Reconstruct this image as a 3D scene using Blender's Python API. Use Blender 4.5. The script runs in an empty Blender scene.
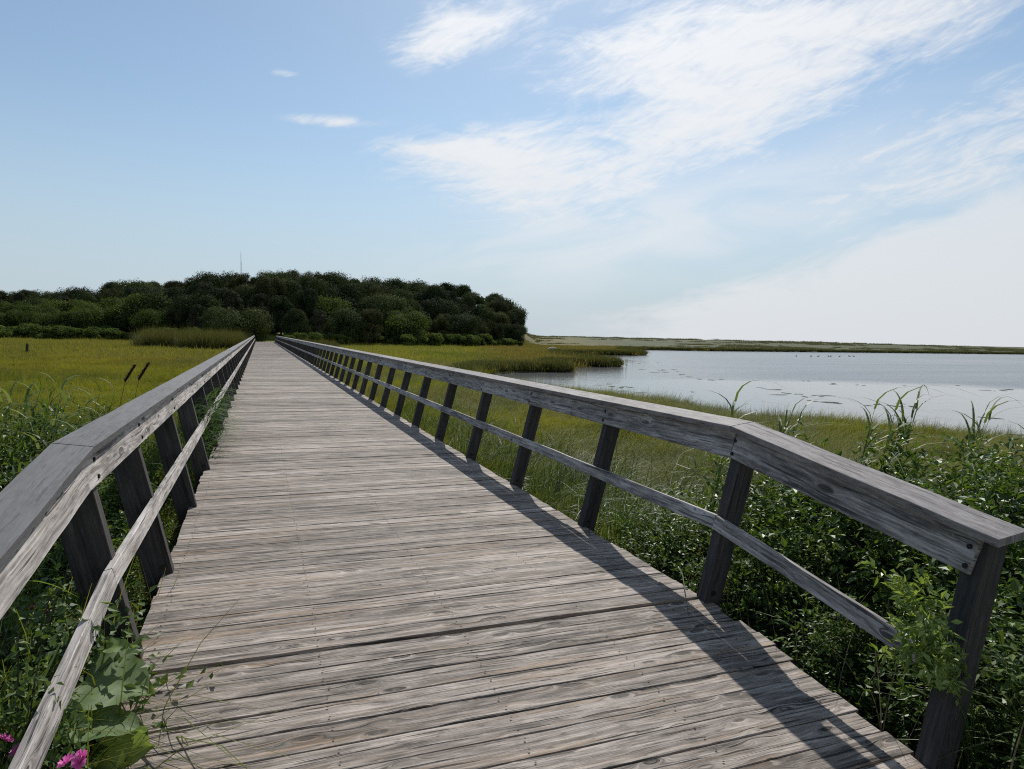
import bpy, math, random
import numpy as np
from mathutils import Matrix, Vector, noise as mnoise
random.seed(7)
RNG = np.random.default_rng(11)
S = bpy.context.scene
COL = S.collection
R = math.radians

# ------------------------------------------------------------------ camera
M = ((0.9365085977868676, 0.005371857917704746, -0.35060346463460274),
     (-0.3500617908755711, 0.07194945899418853, -0.933959323482255),
     (0.020208632815285465, 0.9973938131415072, 0.06926176917715208))
EYE = 1.6
cd = bpy.data.cameras.new('camera')
cam = bpy.data.objects.new('camera', cd)
COL.objects.link(cam)
mw = Matrix(M).to_4x4()
mw.translation = (0, 0, EYE)
cam.matrix_world = mw
cd.sensor_width = 36
cd.lens = 675 / 1024 * 36
cd.clip_start = 0.05
cd.clip_end = 12000
S.camera = cam
S.view_settings.view_transform = 'Standard'
S.view_settings.look = 'None'
S.view_settings.gamma = 1
S.view_settings.exposure = 0.12
S.render.resolution_x, S.render.resolution_y = 1024, 769
S.cycles.use_denoising = False
S.cycles.filter_width = 1.1
S.cycles.max_bounces = 8
S.cycles.transparent_max_bounces = 8
S.cycles.volume_bounces = 0
S.cycles.caustics_reflective = False
S.cycles.caustics_refractive = False

# ------------------------------------------------------------------ node helpers
class NT:
    def __init__(s, tree):
        s.t = tree
        s.n = tree.nodes
        s.l = tree.links
    def node(s, typ, **kw):
        n = s.n.new(typ)
        for k, v in kw.items():
            setattr(n, k, v)
        return n
    def put(s, sock, v):
        if isinstance(v, bpy.types.NodeSocket):
            s.l.new(v, sock)
        elif v is not None:
            if sock.type == 'RGBA' and not isinstance(v, (int, float)) and len(v) == 3:
                v = (*v, 1)
            sock.default_value = v
    def m(s, op, a, b=None, c=None, clamp=False):
        n = s.node('ShaderNodeMath', operation=op, use_clamp=clamp)
        s.put(n.inputs[0], a)
        if b is not None: s.put(n.inputs[1], b)
        if c is not None: s.put(n.inputs[2], c)
        return n.outputs[0]
    def vm(s, op, a, b=None):
        n = s.node('ShaderNodeVectorMath', operation=op)
        s.put(n.inputs[0], a)
        if b is not None: s.put(n.inputs[1], b)
        return n.outputs['Vector'] if op not in ('LENGTH', 'DOT_PRODUCT') else n.outputs['Value']
    def mix(s, f, a, b, mode='MIX'):
        n = s.node('ShaderNodeMix', data_type='RGBA', blend_type=mode)
        s.put(n.inputs[0], f); s.put(n.inputs[6], a); s.put(n.inputs[7], b)
        return n.outputs[2]
    def fmix(s, f, a, b):
        n = s.node('ShaderNodeMix', data_type='FLOAT')
        s.put(n.inputs[0], f); s.put(n.inputs[2], a); s.put(n.inputs[3], b)
        return n.outputs[0]
    def noise(s, vec, scale, detail=3, rough=0.5, dist=0.0, dim='3D'):
        n = s.node('ShaderNodeTexNoise', noise_dimensions=dim)
        if vec is not None: s.put(n.inputs['Vector'], vec)
        s.put(n.inputs['Scale'], scale); s.put(n.inputs['Detail'], detail)
        s.put(n.inputs['Roughness'], rough); s.put(n.inputs['Distortion'], dist)
        return n.outputs[0]
    def ramp(s, f, stops, interp='LINEAR'):
        n = s.node('ShaderNodeValToRGB')
        s.put(n.inputs[0], f)
        cr = n.color_ramp
        cr.interpolation = interp
        while len(cr.elements) < len(stops): cr.elements.new(0.5)
        for e, (p, c) in zip(cr.elements, stops):
            e.position = p
            e.color = (c, c, c, 1) if isinstance(c, (int, float)) else (*c, 1)
        return n.outputs[0]
    def step(s, f, a, b, lo=0.0, hi=1.0):
        n = s.node('ShaderNodeMapRange', interpolation_type='SMOOTHSTEP')
        s.put(n.inputs[0], f); s.put(n.inputs[1], a); s.put(n.inputs[2], b)
        s.put(n.inputs[3], lo); s.put(n.inputs[4], hi)
        return n.outputs[0]
    def xyz(s, v):
        n = s.node('ShaderNodeSeparateXYZ'); s.put(n.inputs[0], v)
        return n.outputs
    def vec(s, x, y, z):
        n = s.node('ShaderNodeCombineXYZ')
        for i, v in enumerate((x, y, z)): s.put(n.inputs[i], v)
        return n.outputs[0]
    def attr(s, name):
        return s.node('ShaderNodeAttribute', attribute_name=name)
    def bump(s, h, strength=0.5, dist=0.01, normal=None):
        n = s.node('ShaderNodeBump')
        s.put(n.inputs['Height'], h); s.put(n.inputs['Strength'], strength)
        s.put(n.inputs['Distance'], dist)
        if normal is not None: s.put(n.inputs['Normal'], normal)
        return n.outputs[0]

def new_mat(name):
    m = bpy.data.materials.new(name)
    m.use_nodes = True
    t = NT(m.node_tree)
    b = m.node_tree.nodes['Principled BSDF']
    return m, t, b

def bs(t, b, col=None, rough=None, normal=None, spec=None, metal=None):
    if col is not None: t.put(b.inputs['Base Color'], col)
    if rough is not None: t.put(b.inputs['Roughness'], rough)
    if normal is not None: t.put(b.inputs['Normal'], normal)
    if spec is not None: t.put(b.inputs['Specular IOR Level'], spec)
    if metal is not None: t.put(b.inputs['Metallic'], metal)

# ------------------------------------------------------------------ sun and sky
SUN = Vector((0.486, 1.0, 1.0)).normalized()
SUN_EL = math.asin(SUN.z)
SUN_AZ = math.atan2(SUN.x, SUN.y)
ld = bpy.data.lights.new('sun', 'SUN')
ld.energy = 4.2
ld.angle = R(0.55)
ld.color = (1.0, 0.955, 0.88)
lo = bpy.data.objects.new('sun', ld)
COL.objects.link(lo)
lo.rotation_euler = (-SUN).to_track_quat('-Z', 'Y').to_euler()
lo.location = (10, 20, 40)

w = bpy.data.worlds.new('World')
S.world = w
w.use_nodes = True
t = NT(w.node_tree)
bg = w.node_tree.nodes['Background']
sky = t.node('ShaderNodeTexSky', sky_type='NISHITA')
sky.sun_disc = False
sky.sun_elevation = SUN_EL
sky.sun_rotation = SUN_AZ
sky.altitude = 0
sky.air_density = 1.0
sky.dust_density = 0.35
sky.ozone_density = 1.4
dirv = t.node('ShaderNodeTexCoord').outputs['Generated']
dx, dy, dz = t.xyz(dirv)
az = t.m('ARCTAN2', dx, dy)
el = t.m('ARCSINE', dz)
def blob(a0, e0, ra, re, rot=0.0):
    """soft elliptical patch of cloud cover at a compass direction and height above the horizon"""
    da = t.m('SUBTRACT', az, a0); de = t.m('SUBTRACT', el, e0)
    c, s_ = math.cos(rot), math.sin(rot)
    u = t.m('ADD', t.m('MULTIPLY', da, c / ra), t.m('MULTIPLY', de, s_ / ra))
    v = t.m('ADD', t.m('MULTIPLY', da, -s_ / re), t.m('MULTIPLY', de, c / re))
    r2 = t.m('ADD', t.m('MULTIPLY', u, u), t.m('MULTIPLY', v, v))
    return t.m('EXPONENT', t.m('MULTIPLY', r2, -1.0))
def total(bl):
    a = None
    for b_, k in bl:
        v = t.m('MULTIPLY', b_, k)
        a = v if a is None else t.m('ADD', a, v)
    return a
def streak(rot, sx, sy, off, detail=9, rough=0.6, dist=0.8):
    c, s_ = math.cos(rot), math.sin(rot)
    u = t.m('ADD', t.m('MULTIPLY', az, c * sx), t.m('MULTIPLY', el, s_ * sx))
    v = t.m('ADD', t.m('MULTIPLY', az, -s_ * sy), t.m('MULTIPLY', el, c * sy))
    return t.noise(t.vec(u, v, off), 1.0, detail, rough, dist)
cover = total([
    (blob(0.62, 0.385, 0.21, 0.060, 0.10), 0.90), (blob(0.83, 0.385, 0.17, 0.055, 0.1), 0.62),
    (blob(0.64, 0.300, 0.13, 0.060, 0.12), 0.92), (blob(0.345, 0.256, 0.14, 0.050, 0.06), 1.02),
    (blob(0.46, 0.215, 0.15, 0.034, 0.05), 0.62), (blob(0.44, 0.165, 0.17, 0.030, 0.05), 0.42),
    (blob(0.24, 0.262, 0.07, 0.014, 0.0), 0.62), (blob(0.10, 0.289, 0.055, 0.007, 0.05), 0.72),
    (blob(0.235, 0.395, 0.050, 0.026, 0.35), 0.80), (blob(0.31, 0.425, 0.10, 0.03, 0.2), 0.5),
    (blob(0.035, 0.340, 0.02, 0.005, 0.05), 0.55), (blob(0.95, 0.245, 0.17, 0.055, 0.25), 0.62),
    (blob(0.85, 0.18, 0.20, 0.04, 0.2), 0.40), (blob(0.55, 0.60, 0.5, 0.10, 0.1), 0.8)])
n0 = streak(0.10, 4.2, 13.0, 5.7, 5, 0.55, 0.6)
n1 = streak(0.15, 9.0, 30.0, 2.3, 12, 0.68, 1.3)
n2 = streak(0.40, 24.0, 110.0, 8.4, 8, 0.68, 0.8)
tex = t.m('ADD', t.m('MULTIPLY', n0, 0.75), t.m('ADD', t.m('MULTIPLY', n1, 0.85), t.m('MULTIPLY', n2, 0.50)))
cl = t.m('ADD', t.m('MINIMUM', cover, 1.05), t.m('MULTIPLY', t.m('SUBTRACT', tex, 1.05), 2.0))
wisps = t.m('MULTIPLY', t.step(cl, 0.02, 1.22, 0.0, 0.95), t.step(cover, 0.04, 0.30))
veil = t.m('MULTIPLY', t.m('ADD', blob(0.44, 0.15, 0.24, 0.075, 0.1), t.m('MULTIPLY', blob(0.78, 0.20, 0.26, 0.08, 0.15), 0.8)), t.step(n0, 0.30, 0.66, 0.10, 0.62))
wisps = t.m('MAXIMUM', wisps, veil)
# the low soft bank along the right horizon
edge = t.m('SUBTRACT', t.m('ADD', 0.020, t.m('MULTIPLY', t.m('SUBTRACT', az, 0.44), 0.31)), el)
edge = t.m('ADD', edge, t.m('MULTIPLY', t.m('ADD', t.m('SUBTRACT', n0, 0.5), t.m('MULTIPLY', t.m('SUBTRACT', n1, 0.5), 0.6)), 0.13))
bank = t.m('MULTIPLY', t.step(edge, -0.018, 0.036, 0.0, 0.76), t.step(az, 0.35, 0.62))
contrail = t.m('MULTIPLY', blob(0.345, 0.171, 0.075, 0.0022, 0.09), 0.35)
fac = t.m('MAXIMUM', t.m('MAXIMUM', wisps, bank), contrail)
hz = t.step(el, -0.02, 0.34, 0.93, 0.0)
skyb = t.mix(1.0, sky.outputs[0], (0.69, 0.765, 0.765), 'MULTIPLY')
skyb = t.mix(0.12, skyb, (4.4, 4.8, 5.2))
skycol = t.mix(hz, skyb, (3.55, 4.20, 4.85))
near_sun = t.m('POWER', t.m('MAXIMUM', t.vm('DOT_PRODUCT', dirv, tuple(SUN)), 0.0), 6.0)
lum = t.m('ADD', 5.5, t.m('MULTIPLY', near_sun, 1.9))
ccol = t.mix(1.0, (0.98, 1.0, 1.03), t.vec(lum, lum, lum), 'MULTIPLY')
final = t.mix(fac, skycol, ccol)
t.put(bg.inputs['Color'], final)
bg.inputs['Strength'].default_value = 0.125

# ------------------------------------------------------------------ mesh helpers
def mesh_np(name, V, F, mat=None, uv=None, attrs=None, smooth=False):
    """V (n,3), F (m,k) all faces with k corners; uv (m*k,2); attrs {name: (m,) per face}"""
    V = np.asarray(V, np.float32); F = np.asarray(F, np.int32)
    me = bpy.data.meshes.new(name)
    k = F.shape[1]
    me.vertices.add(len(V)); me.vertices.foreach_set('co', V.ravel())
    me.loops.add(F.size); me.loops.foreach_set('vertex_index', F.ravel())
    me.polygons.add(len(F))
    me.polygons.foreach_set('loop_start', np.arange(0, F.size, k, dtype=np.int32))
    me.polygons.foreach_set('loop_total', np.full(len(F), k, np.int32))
    me.polygons.foreach_set('use_smooth', np.full(len(F), bool(smooth)))
    if uv is not None:
        l = me.uv_layers.new(name='UVMap'); l.data.foreach_set('uv', np.asarray(uv, np.float32).ravel())
    for an, av in (attrs or {}).items():
        a = me.attributes.new(an, 'FLOAT', 'FACE'); a.data.foreach_set('value', np.asarray(av, np.float32))
    if mat: me.materials.append(mat)
    me.update(calc_edges=True)
    me.validate()
    return me

def link(name, me, parent=None, loc=None, rotz=None):
    o = bpy.data.objects.new(name, me)
    COL.objects.link(o)
    if parent is not None: o.parent = parent
    if loc is not None: o.location = loc
    if rotz is not None: o.rotation_euler = (0, 0, rotz)
    return o

def tag(o, label=None, cat=None, group=None, kind=None):
    if label: o['label'] = label
    if cat: o['category'] = cat
    if group: o['group'] = group
    if kind: o['kind'] = kind
    return o

class Boards:
    """collects wooden boards (bevelled, slightly uneven) with grain coordinates"""
    def __init__(s):
        s.V = []; s.F = []; s.UV = []; s.rnd = []; s.n = 0
    def board(s, p0, p1, up, width, thick, segs=6, bevel=0.004, jit=0.0, cup=0.0, seed=None, hole=False):
        """plank from p0 to p1 (centre of its section); up = direction of its thickness"""
        rs = np.random.default_rng(seed if seed is not None else random.randrange(1 << 30))
        p0 = np.array(p0, float); p1 = np.array(p1, float); up = np.array(up, float)
        d = p1 - p0; L = np.linalg.norm(d); d /= L
        side = np.cross(d, up); side /= np.linalg.norm(side); up = np.cross(side, d)
        hw, ht, b = width / 2, thick / 2, bevel
        prof = [(-hw + b * .6, -ht), (-hw, -ht + b * .6), (-hw, ht - b), (-hw + b, ht), (-hw * .4, ht - cup), (hw * .4, ht - cup), (hw - b, ht), (hw, ht - b), (hw, -ht + b * .6), (hw - b * .6, -ht)]
        prof = np.array(prof); k = len(prof)
        per = np.concatenate([[0], np.cumsum(np.linalg.norm(np.roll(prof, -1, 0) - prof, axis=1))])
        ts = np.linspace(0, 1, segs + 1)
        u0, v0 = rs.uniform(0, 50), rs.uniform(0, 50)
        base = s.n
        lj = rs.normal(0, jit, segs + 1); rj = rs.normal(0, jit, segs + 1); zj = rs.normal(0, jit * .6, segs + 1)
        for i, tt in enumerate(ts):
            c = p0 + d * L * tt
            sx = prof[:, 0] + np.where(prof[:, 0] < 0, lj[i], rj[i])
            sy = prof[:, 1] + zj[i]
            s.V.append(c + np.outer(sx, side) + np.outer(sy, up))
        for i in range(segs):
            for j in range(k):
                a = base + i * k + j; bb = base + i * k + (j + 1) % k
                s.F.append((a, bb, bb + k, a + k))
                u1, u2 = u0 + ts[i] * L, u0 + ts[i + 1] * L
                s.UV += [(u1, v0 + per[j]), (u1, v0 + per[j + 1]), (u2, v0 + per[j + 1]), (u2, v0 + per[j])]
        r = rs.uniform(0, 1)
        s.rnd += [r] * (segs * k)
        for e, off in ((0, base), (1, base + segs * k)):   # end grain
            idx = [off + q for q in range(k)]
            if e == 0: idx = idx[::-1]
            pr = prof[::-1] if e == 0 else prof
            quads = [(0, 1, 2, 9), (2, 3, 8, 9), (3, 4, 7, 8), (4, 5, 6, 7)] if False else [(0, 1, 8, 9), (1, 2, 7, 8), (2, 3, 6, 7), (3, 4, 5, 6)]
            for q in quads:
                s.F.append(tuple(idx[z] for z in q))
                s.UV += [(u0 + pr[z][1] * .6, v0 + pr[z][0]) for z in q]
                s.rnd.append(r)
        s.n += (segs + 1) * k
    def mesh(s, name, mat):
        return mesh_np(name, np.concatenate(s.V), s.F, mat, s.UV, {'rnd': s.rnd})

# ------------------------------------------------------------------ wood
def wood(name, pale, mid, dark, warm, warm_amt=0.3, contrast=1.0, bump=0.6, knots=1.0, crack=1.0, dirt=0.4, ufreq=1.0):
    m, t, b = new_mat(name)
    uvn = t.node('ShaderNodeUVMap'); uvn.uv_map = 'UVMap'
    u, v, _ = t.xyz(uvn.outputs[0])
    u = t.m('MULTIPLY', u, ufreq)
    rnd = t.attr('rnd').outputs['Fac']
    ro = t.m('MULTIPLY', rnd, 91.7)
    # knots: one candidate in each long cell of the board
    vo = t.node('ShaderNodeTexVoronoi', feature='F1', voronoi_dimensions='3D')
    t.put(vo.inputs['Vector'], t.vec(t.m('MULTIPLY', u, 3.4), t.m('MULTIPLY', v, 13.0), ro))
    vo.inputs['Scale'].default_value = 1.0
    kd = vo.outputs['Distance']
    pick = t.step(t.xyz(vo.outputs['Color'])[0], 0.54, 0.58)
    kn = t.m('MULTIPLY', t.m('EXPONENT', t.m('MULTIPLY', t.m('MULTIPLY', kd, kd), -16.0)), t.m('MULTIPLY', pick, knots))
    core = t.step(kn, 0.55, 0.85)
    wob = t.noise(t.vec(t.m('MULTIPLY', u, 1.6), t.m('MULTIPLY', v, 9.0), ro), 1.0, 3, 0.55)
    vv = t.m('ADD', v, t.m('MULTIPLY', wob, 0.028))
    vv = t.m('ADD', vv, t.m('MULTIPLY', kn, 0.05))
    g1 = t.noise(t.vec(t.m('MULTIPLY', u, 2.2), t.m('MULTIPLY', vv, 62.0), ro), 1.0, 4, 0.6)
    g2 = t.noise(t.vec(t.m('MULTIPLY', u, 7.0), t.m('MULTIPLY', vv, 190.0), ro), 1.0, 3, 0.6)
    g3 = t.noise(t.vec(t.m('MULTIPLY', u, 1.5), t.m('MULTIPLY', vv, 24.0), t.m('ADD', ro, 40.0)), 1.0, 3, 0.6)
    blot = t.noise(t.vec(t.m('MULTIPLY', u, 5.0), t.m('MULTIPLY', v, 17.0), t.m('ADD', ro, 7.0)), 1.0, 6, 0.7)
    geo = t.node('ShaderNodeNewGeometry')
    big = t.noise(geo.outputs['Position'], 0.8, 4, 0.6)
    g = t.m('ADD', t.m('MULTIPLY', g1, 0.42), t.m('ADD', t.m('MULTIPLY', g2, 0.25), t.m('MULTIPLY', g3, 0.33)))
    g = t.m('ADD', g, t.m('MULTIPLY', t.m('SUBTRACT', blot, 0.5), 0.28))
    g = t.m('ADD', g, t.m('MULTIPLY', t.m('SUBTRACT', rnd, 0.5), 0.09))
    g = t.m('ADD', g, t.m('MULTIPLY', t.m('SUBTRACT', big, 0.5), dirt * 0.4))
    g = t.m('ADD', t.m('MULTIPLY', t.m('SUBTRACT', g, 0.5), contrast), 0.5)
    base = t.ramp(g, [(0.30, dark), (0.43, tuple(0.55 * a + 0.45 * c for a, c in zip(dark, mid))), (0.53, mid), (0.68, pale)])
    warmn = t.m('MULTIPLY', t.step(t.noise(t.vec(t.m('MULTIPLY', u, 0.8), t.m('MULTIPLY', vv, 22.0), t.m('ADD', ro, 13.0)), 1.0, 3, 0.6), 0.5, 0.75), warm_amt)
    base = t.mix(warmn, base, warm)
    base = t.mix(t.m('MULTIPLY', core, 0.75), base, tuple(c * 0.55 for c in dark))
    # long drying cracks
    cr = t.noise(t.vec(t.m('MULTIPLY', u, 1.7), t.m('MULTIPLY', vv, 52.0), t.m('ADD', ro, 71.0)), 1.0, 2, 0.5)
    ck = t.m('MULTIPLY', t.step(cr, 0.61, 0.68), crack)
    base = t.mix(t.m('MULTIPLY', ck, 0.8), base, tuple(c * 0.3 for c in dark))
    sp_ = t.noise(t.vec(t.m('MULTIPLY', u, 11.0), t.m('MULTIPLY', vv, 75.0), t.m('ADD', ro, 23.0)), 1.0, 2, 0.6)
    base = t.mix(t.m('MULTIPLY', t.step(sp_, 0.60, 0.72), 0.6 * crack), base, tuple(c * 0.6 for c in dark))
    base = t.mix(t.m('MULTIPLY', t.step(sp_, 0.40, 0.28), 0.35 * crack), base, tuple(min(1, c * 1.25) for c in pale))
    h = t.m('ADD', t.m('MULTIPLY', g1, 0.5), t.m('ADD', t.m('MULTIPLY', g2, 0.5), t.m('MULTIPLY', ck, -1.0)))
    h = t.m('ADD', h, t.m('MULTIPLY', core, -0.3))
    bs(t, b, base, t.fmix(g, 0.85, 0.66), t.bump(h, bump, 0.006), 0.35)
    return m

M_DECK = wood('deck wood', (0.450, 0.390, 0.340), (0.240, 0.203, 0.173), (0.042, 0.034, 0.028), (0.30, 0.195, 0.11), 0.65, 1.35, 0.9, 1.2, 1.0, 0.35)
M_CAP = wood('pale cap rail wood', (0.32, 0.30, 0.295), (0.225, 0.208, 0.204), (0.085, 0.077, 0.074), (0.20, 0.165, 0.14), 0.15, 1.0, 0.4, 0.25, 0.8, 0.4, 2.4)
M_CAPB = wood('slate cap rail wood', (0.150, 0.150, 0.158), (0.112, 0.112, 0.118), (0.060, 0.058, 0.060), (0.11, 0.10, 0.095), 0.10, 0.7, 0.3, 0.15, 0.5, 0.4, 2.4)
M_FACE = wood('rail board wood', (0.57, 0.535, 0.505), (0.36, 0.33, 0.308), (0.075, 0.068, 0.064), (0.30, 0.23, 0.165), 0.25, 1.35, 0.6, 1.3, 0.9, 0.6)
M_POST = wood('post wood', (0.085, 0.077, 0.072), (0.045, 0.040, 0.038), (0.018, 0.016, 0.015), (0.07, 0.052, 0.038), 0.2, 1.1, 0.6, 0.8, 1.0, 0.5)
M_BEAM = wood('beam wood', (0.15, 0.135, 0.12), (0.085, 0.075, 0.065), (0.03, 0.027, 0.024), (0.1, 0.08, 0.06), 0.2, 1.0, 0.5, 0.8, 1.0, 0.5)
M_IRON, t, b = new_mat('dark bolt iron')
bs(t, b, (0.03, 0.027, 0.025), 0.7, None, 0.4, 0.6)

# ------------------------------------------------------------------ the boardwalk
YB = 3.45          # where the level deck turns down into the ramp
YE = 126.0         # far end
RS = 0.09          # fall of the ramp
def zdeck(y): return -RS * (YB - y) if y < YB else 0.0
def zrail(y, side=1): return -(0.145 if side > 0 else 0.115) * (YB - y) if y < YB else 0.0
bw = link('boardwalk', None)
bw.location = (1.0, YB, 0)
tag(bw, 'long weathered grey plank boardwalk with post rails running straight into the dark wood', 'boardwalk')
def child(name, me, parent=None):
    o = link(name, me, parent or bw)
    o.location = -Vector(bw.location) if (parent is None or parent is bw) else Vector((0, 0, 0))
    return o
D = Boards()
PITCH = 0.146
y = YB + 0.008
while y < YE:
    segs = 14 if y < 9 else (6 if y < 25 else 2)
    wv = PITCH - (0.0015 + abs(random.gauss(0, 0.0025)))
    e = 0.006 if y < 60 else 0.015
    dz = random.gauss(0, 0.0018)
    D.board((-0.60 + random.gauss(0, e), y + PITCH / 2, -0.019 + dz), (2.60 + random.gauss(0, e), y + PITCH / 2 + random.gauss(0, .001), -0.019 + dz + random.gauss(0, .0015)),
            (0, random.gauss(0, 0.006), 1), wv, 0.038, segs, 0.0025, 0.0013 if segs > 2 else 0, 0.0012)
    y += PITCH
child('deck', D.mesh('deck', M_DECK))
D = Boards()
y = YB - 0.012
k = 0
while y > -2.2:
    wv = PITCH - (0.002 + abs(random.gauss(0, 0.003)))
    yc = y - PITCH / 2
    xr = 2.61 + random.gauss(0, 0.012) + (0.05 if k in (2, 3, 4) else 0)
    D.board((-0.62 + random.gauss(0, .012), yc, zdeck(yc) - 0.023), (xr, yc + random.gauss(0, .0015), zdeck(yc) - 0.023 + random.gauss(0, .0015)),
            (0, -RS + random.gauss(0, .007), 1), wv, 0.038, 16, 0.003, 0.0016, 0.0015)
    y -= PITCH * math.cos(math.atan(RS)); k += 1
child('ramp_deck', D.mesh('ramp_deck', M_DECK))
D = Boards()
for x in (-0.50, 0.28, 1.03, 1.78, 2.48):
    D.board((x, YB, -0.145), (x, YE, -0.145), (0, 0, 1), 0.045, 0.205, 30)
    D.board((x, YB - .01, -0.150), (x, -2.1, zdeck(-2.1) - 0.150), (0, 0, 1), 0.045, 0.205, 6)
child('stringers', D.mesh('stringers', M_BEAM))

V = []; F = []
for yk in range(-14, 58):
    for x in (-0.50, 0.28, 1.03, 1.78, 2.48):
        for o_ in (-.035, .035):
            cx, cy = x + random.gauss(0, .006), YB + (yk + .5) * PITCH + o_ + random.gauss(0, .004)
            if yk < 0: cy = YB - .012 + (yk + .5) * PITCH * .996 + o_
            n = len(V); z_ = zdeck(cy) + .0022
            V += [(cx + .0052 * math.cos(q * 1.0472), cy + .0052 * math.sin(q * 1.0472), z_) for q in range(6)]
            F += [(n, n + 1, n + 2, n + 3), (n, n + 3, n + 4, n + 5)]
nh = child('nail_heads', mesh_np('nail_heads', V, F, M_IRON)); nh['kind'] = 'stuff'
POSTS = [YB - 0.02 + 1.70 * i for i in range(72)]
def post_y(side):
    return [1.92] + (POSTS if side > 0 else [3.64, 4.92, 6.72, 8.52] + POSTS[4:])
def prof_x(side, z):   # inner face of the leaning posts
    return 2.575 + 0.255 * z if side > 0 else -0.545 - 0.225 * z
def build_rail(side):
    r = bpy.data.objects.new('railing', None); COL.objects.link(r); r.parent = bw
    r.location = -Vector(bw.location)
    r['label'] = 'railing with shadowed inner boards on the water side' if side > 0 else 'railing with sunlit inner boards on the meadow side'
    lean = 0.255 if side > 0 else 0.225
    pw = 0.125 if side > 0 else 0.175
    pt = 0.088 if side > 0 else 0.085
    far = Boards()
    for i, y in enumerate(post_y(side)):
        zr = zrail(y, side)
        B = Boards() if i < 50 else far
        zb, zt = -0.34, 1.035
        o = side * lean
        c = lambda z: (prof_x(side, z) + side * pw / 2, y, z + zr)
        B.board(c(zb), c(zt), (0, -1, 0), pw, pt, 4 if i < 10 else 1, 0.004, 0.0012 if i < 10 else 0)
        if i < 50:
            p = link('post', B.mesh('post', M_POST), r)
            if i < 6:
                for zz in (-0.09, ):
                    bpy.ops.mesh.primitive_cylinder_add(vertices=8, radius=0.014, depth=0.012, location=(prof_x(side, 0.035) + side * 0.05, y - pt / 2 - 0.004, 0.045 + zr), rotation=(R(90), 0, 0))
                    bo = bpy.context.object; bo.name = 'bolt'; bo.data.materials.append(M_IRON); bo.parent = p
                for zz in (.905, .985):
                    bpy.ops.mesh.primitive_cylinder_add(vertices=8, radius=0.011, depth=0.010, location=(prof_x(side, zz) - side * 0.033, y + .008, zz + zr), rotation=(0, R(90), 0))
                    bo = bpy.context.object; bo.name = 'bolt'; bo.data.materials.append(M_IRON); bo.parent = p
    fp = link('far_posts', far.mesh('far_posts', M_POST), r); fp['kind'] = 'stuff'
    # boards: (name, z centre, width, thickness, material, horizontal?)
    runs = [1.79] + [YB] + [YB + 1.70 * 2 * k for k in range(1, 37)]
    cap, face, low = Boards(), Boards(), Boards()
    y_last = YB + 1.70 * 71 + 0.1
    for a, bb in zip(runs[:-1], runs[1:]):
        bb = min(bb, y_last)
        if a >= bb: break
        g = 0.003
        sg = 8 if a < 12 else 3
        j = 0.0012 if a < 25 else 0
        za, zb = zrail(a, side), zrail(bb, side)
        jz = random.gauss(0, .0006)
        # cap: tilted toward the walkway
        tl = 0.14 * side
        xc = (2.765 + 0.0875) if side > 0 else (-0.70 - 0.078)
        wcap = 0.178 if side > 0 else 0.160
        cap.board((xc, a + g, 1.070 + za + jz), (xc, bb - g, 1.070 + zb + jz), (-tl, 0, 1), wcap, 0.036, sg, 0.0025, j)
        a2 = max(a, 1.90)
        za = zrail(a2, side)
        for bd, z, wd, th in ((face, 0.950, 0.165, 0.036), (low, 0.470, 0.088, 0.036)):
            x = prof_x(side, z) - side * 0.012
            up = (-side, 0, lean)
            bd.board((x, a2 + g, z + za), (x, bb - g, z + zb), up, wd, th, sg, 0.003, j)
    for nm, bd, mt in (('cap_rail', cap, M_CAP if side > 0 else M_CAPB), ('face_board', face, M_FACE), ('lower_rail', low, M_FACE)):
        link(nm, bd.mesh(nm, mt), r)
    return r
build_rail(1); build_rail(-1)

# ------------------------------------------------------------------ terrain
SHORE = np.array([(400, -140), (90, -30), (40, -4), (24.5, 4.5), (19.6, 10.6), (17.2, 12.6), (16.4, 14.4), (15.0, 16.3), (14.1, 18.8), (13.8, 22), (13.1, 26), (12.6, 30), (12.3, 34.5), (12.5, 39), (14.0, 44), (16.8, 48.6), (19.6, 50.6),
                  (22, 51.5), (24.4, 50.6), (25.6, 53), (26.2, 58), (29.5, 60.6), (33, 60.6), (35.6, 61.6), (37, 66), (39.5, 78), (43, 92), (48, 104), (56, 106.5), (64, 107), (69, 111), (72, 118),
                  (80, 138), (92, 157), (105, 168), (125, 166.5), (166, 175), (230, 185), (309, 197), (420, 214), (700, 250), (1500, 300), (1500, -140)], float)
def inside(P):
    x, y = P[:, 0], P[:, 1]
    c = np.zeros(len(P), bool)
    n = len(SHORE)
    for i in range(n):
        x1, y1 = SHORE[i]; x2, y2 = SHORE[(i + 1) % n]
        cond = ((y1 > y) != (y2 > y))
        with np.errstate(divide='ignore', invalid='ignore'):
            xi = (x2 - x1) * (y - y1) / (y2 - y1 + 1e-12) + x1
        c ^= cond & (x < xi)
    return c
def shore_sd(P):
    """distance to the waterline, positive in the water"""
    P = np.asarray(P, float)
    dm = np.full(len(P), 1e9)
    n = len(SHORE)
    for i in range(n):
        a = SHORE[i]; b_ = SHORE[(i + 1) % n]; ab = b_ - a
        tt = np.clip(((P - a) @ ab) / (ab @ ab), 0, 1)
        dm = np.minimum(dm, np.linalg.norm(P - (a + tt[:, None] * ab), axis=1))
    return np.where(inside(P), dm, -dm)
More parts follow.
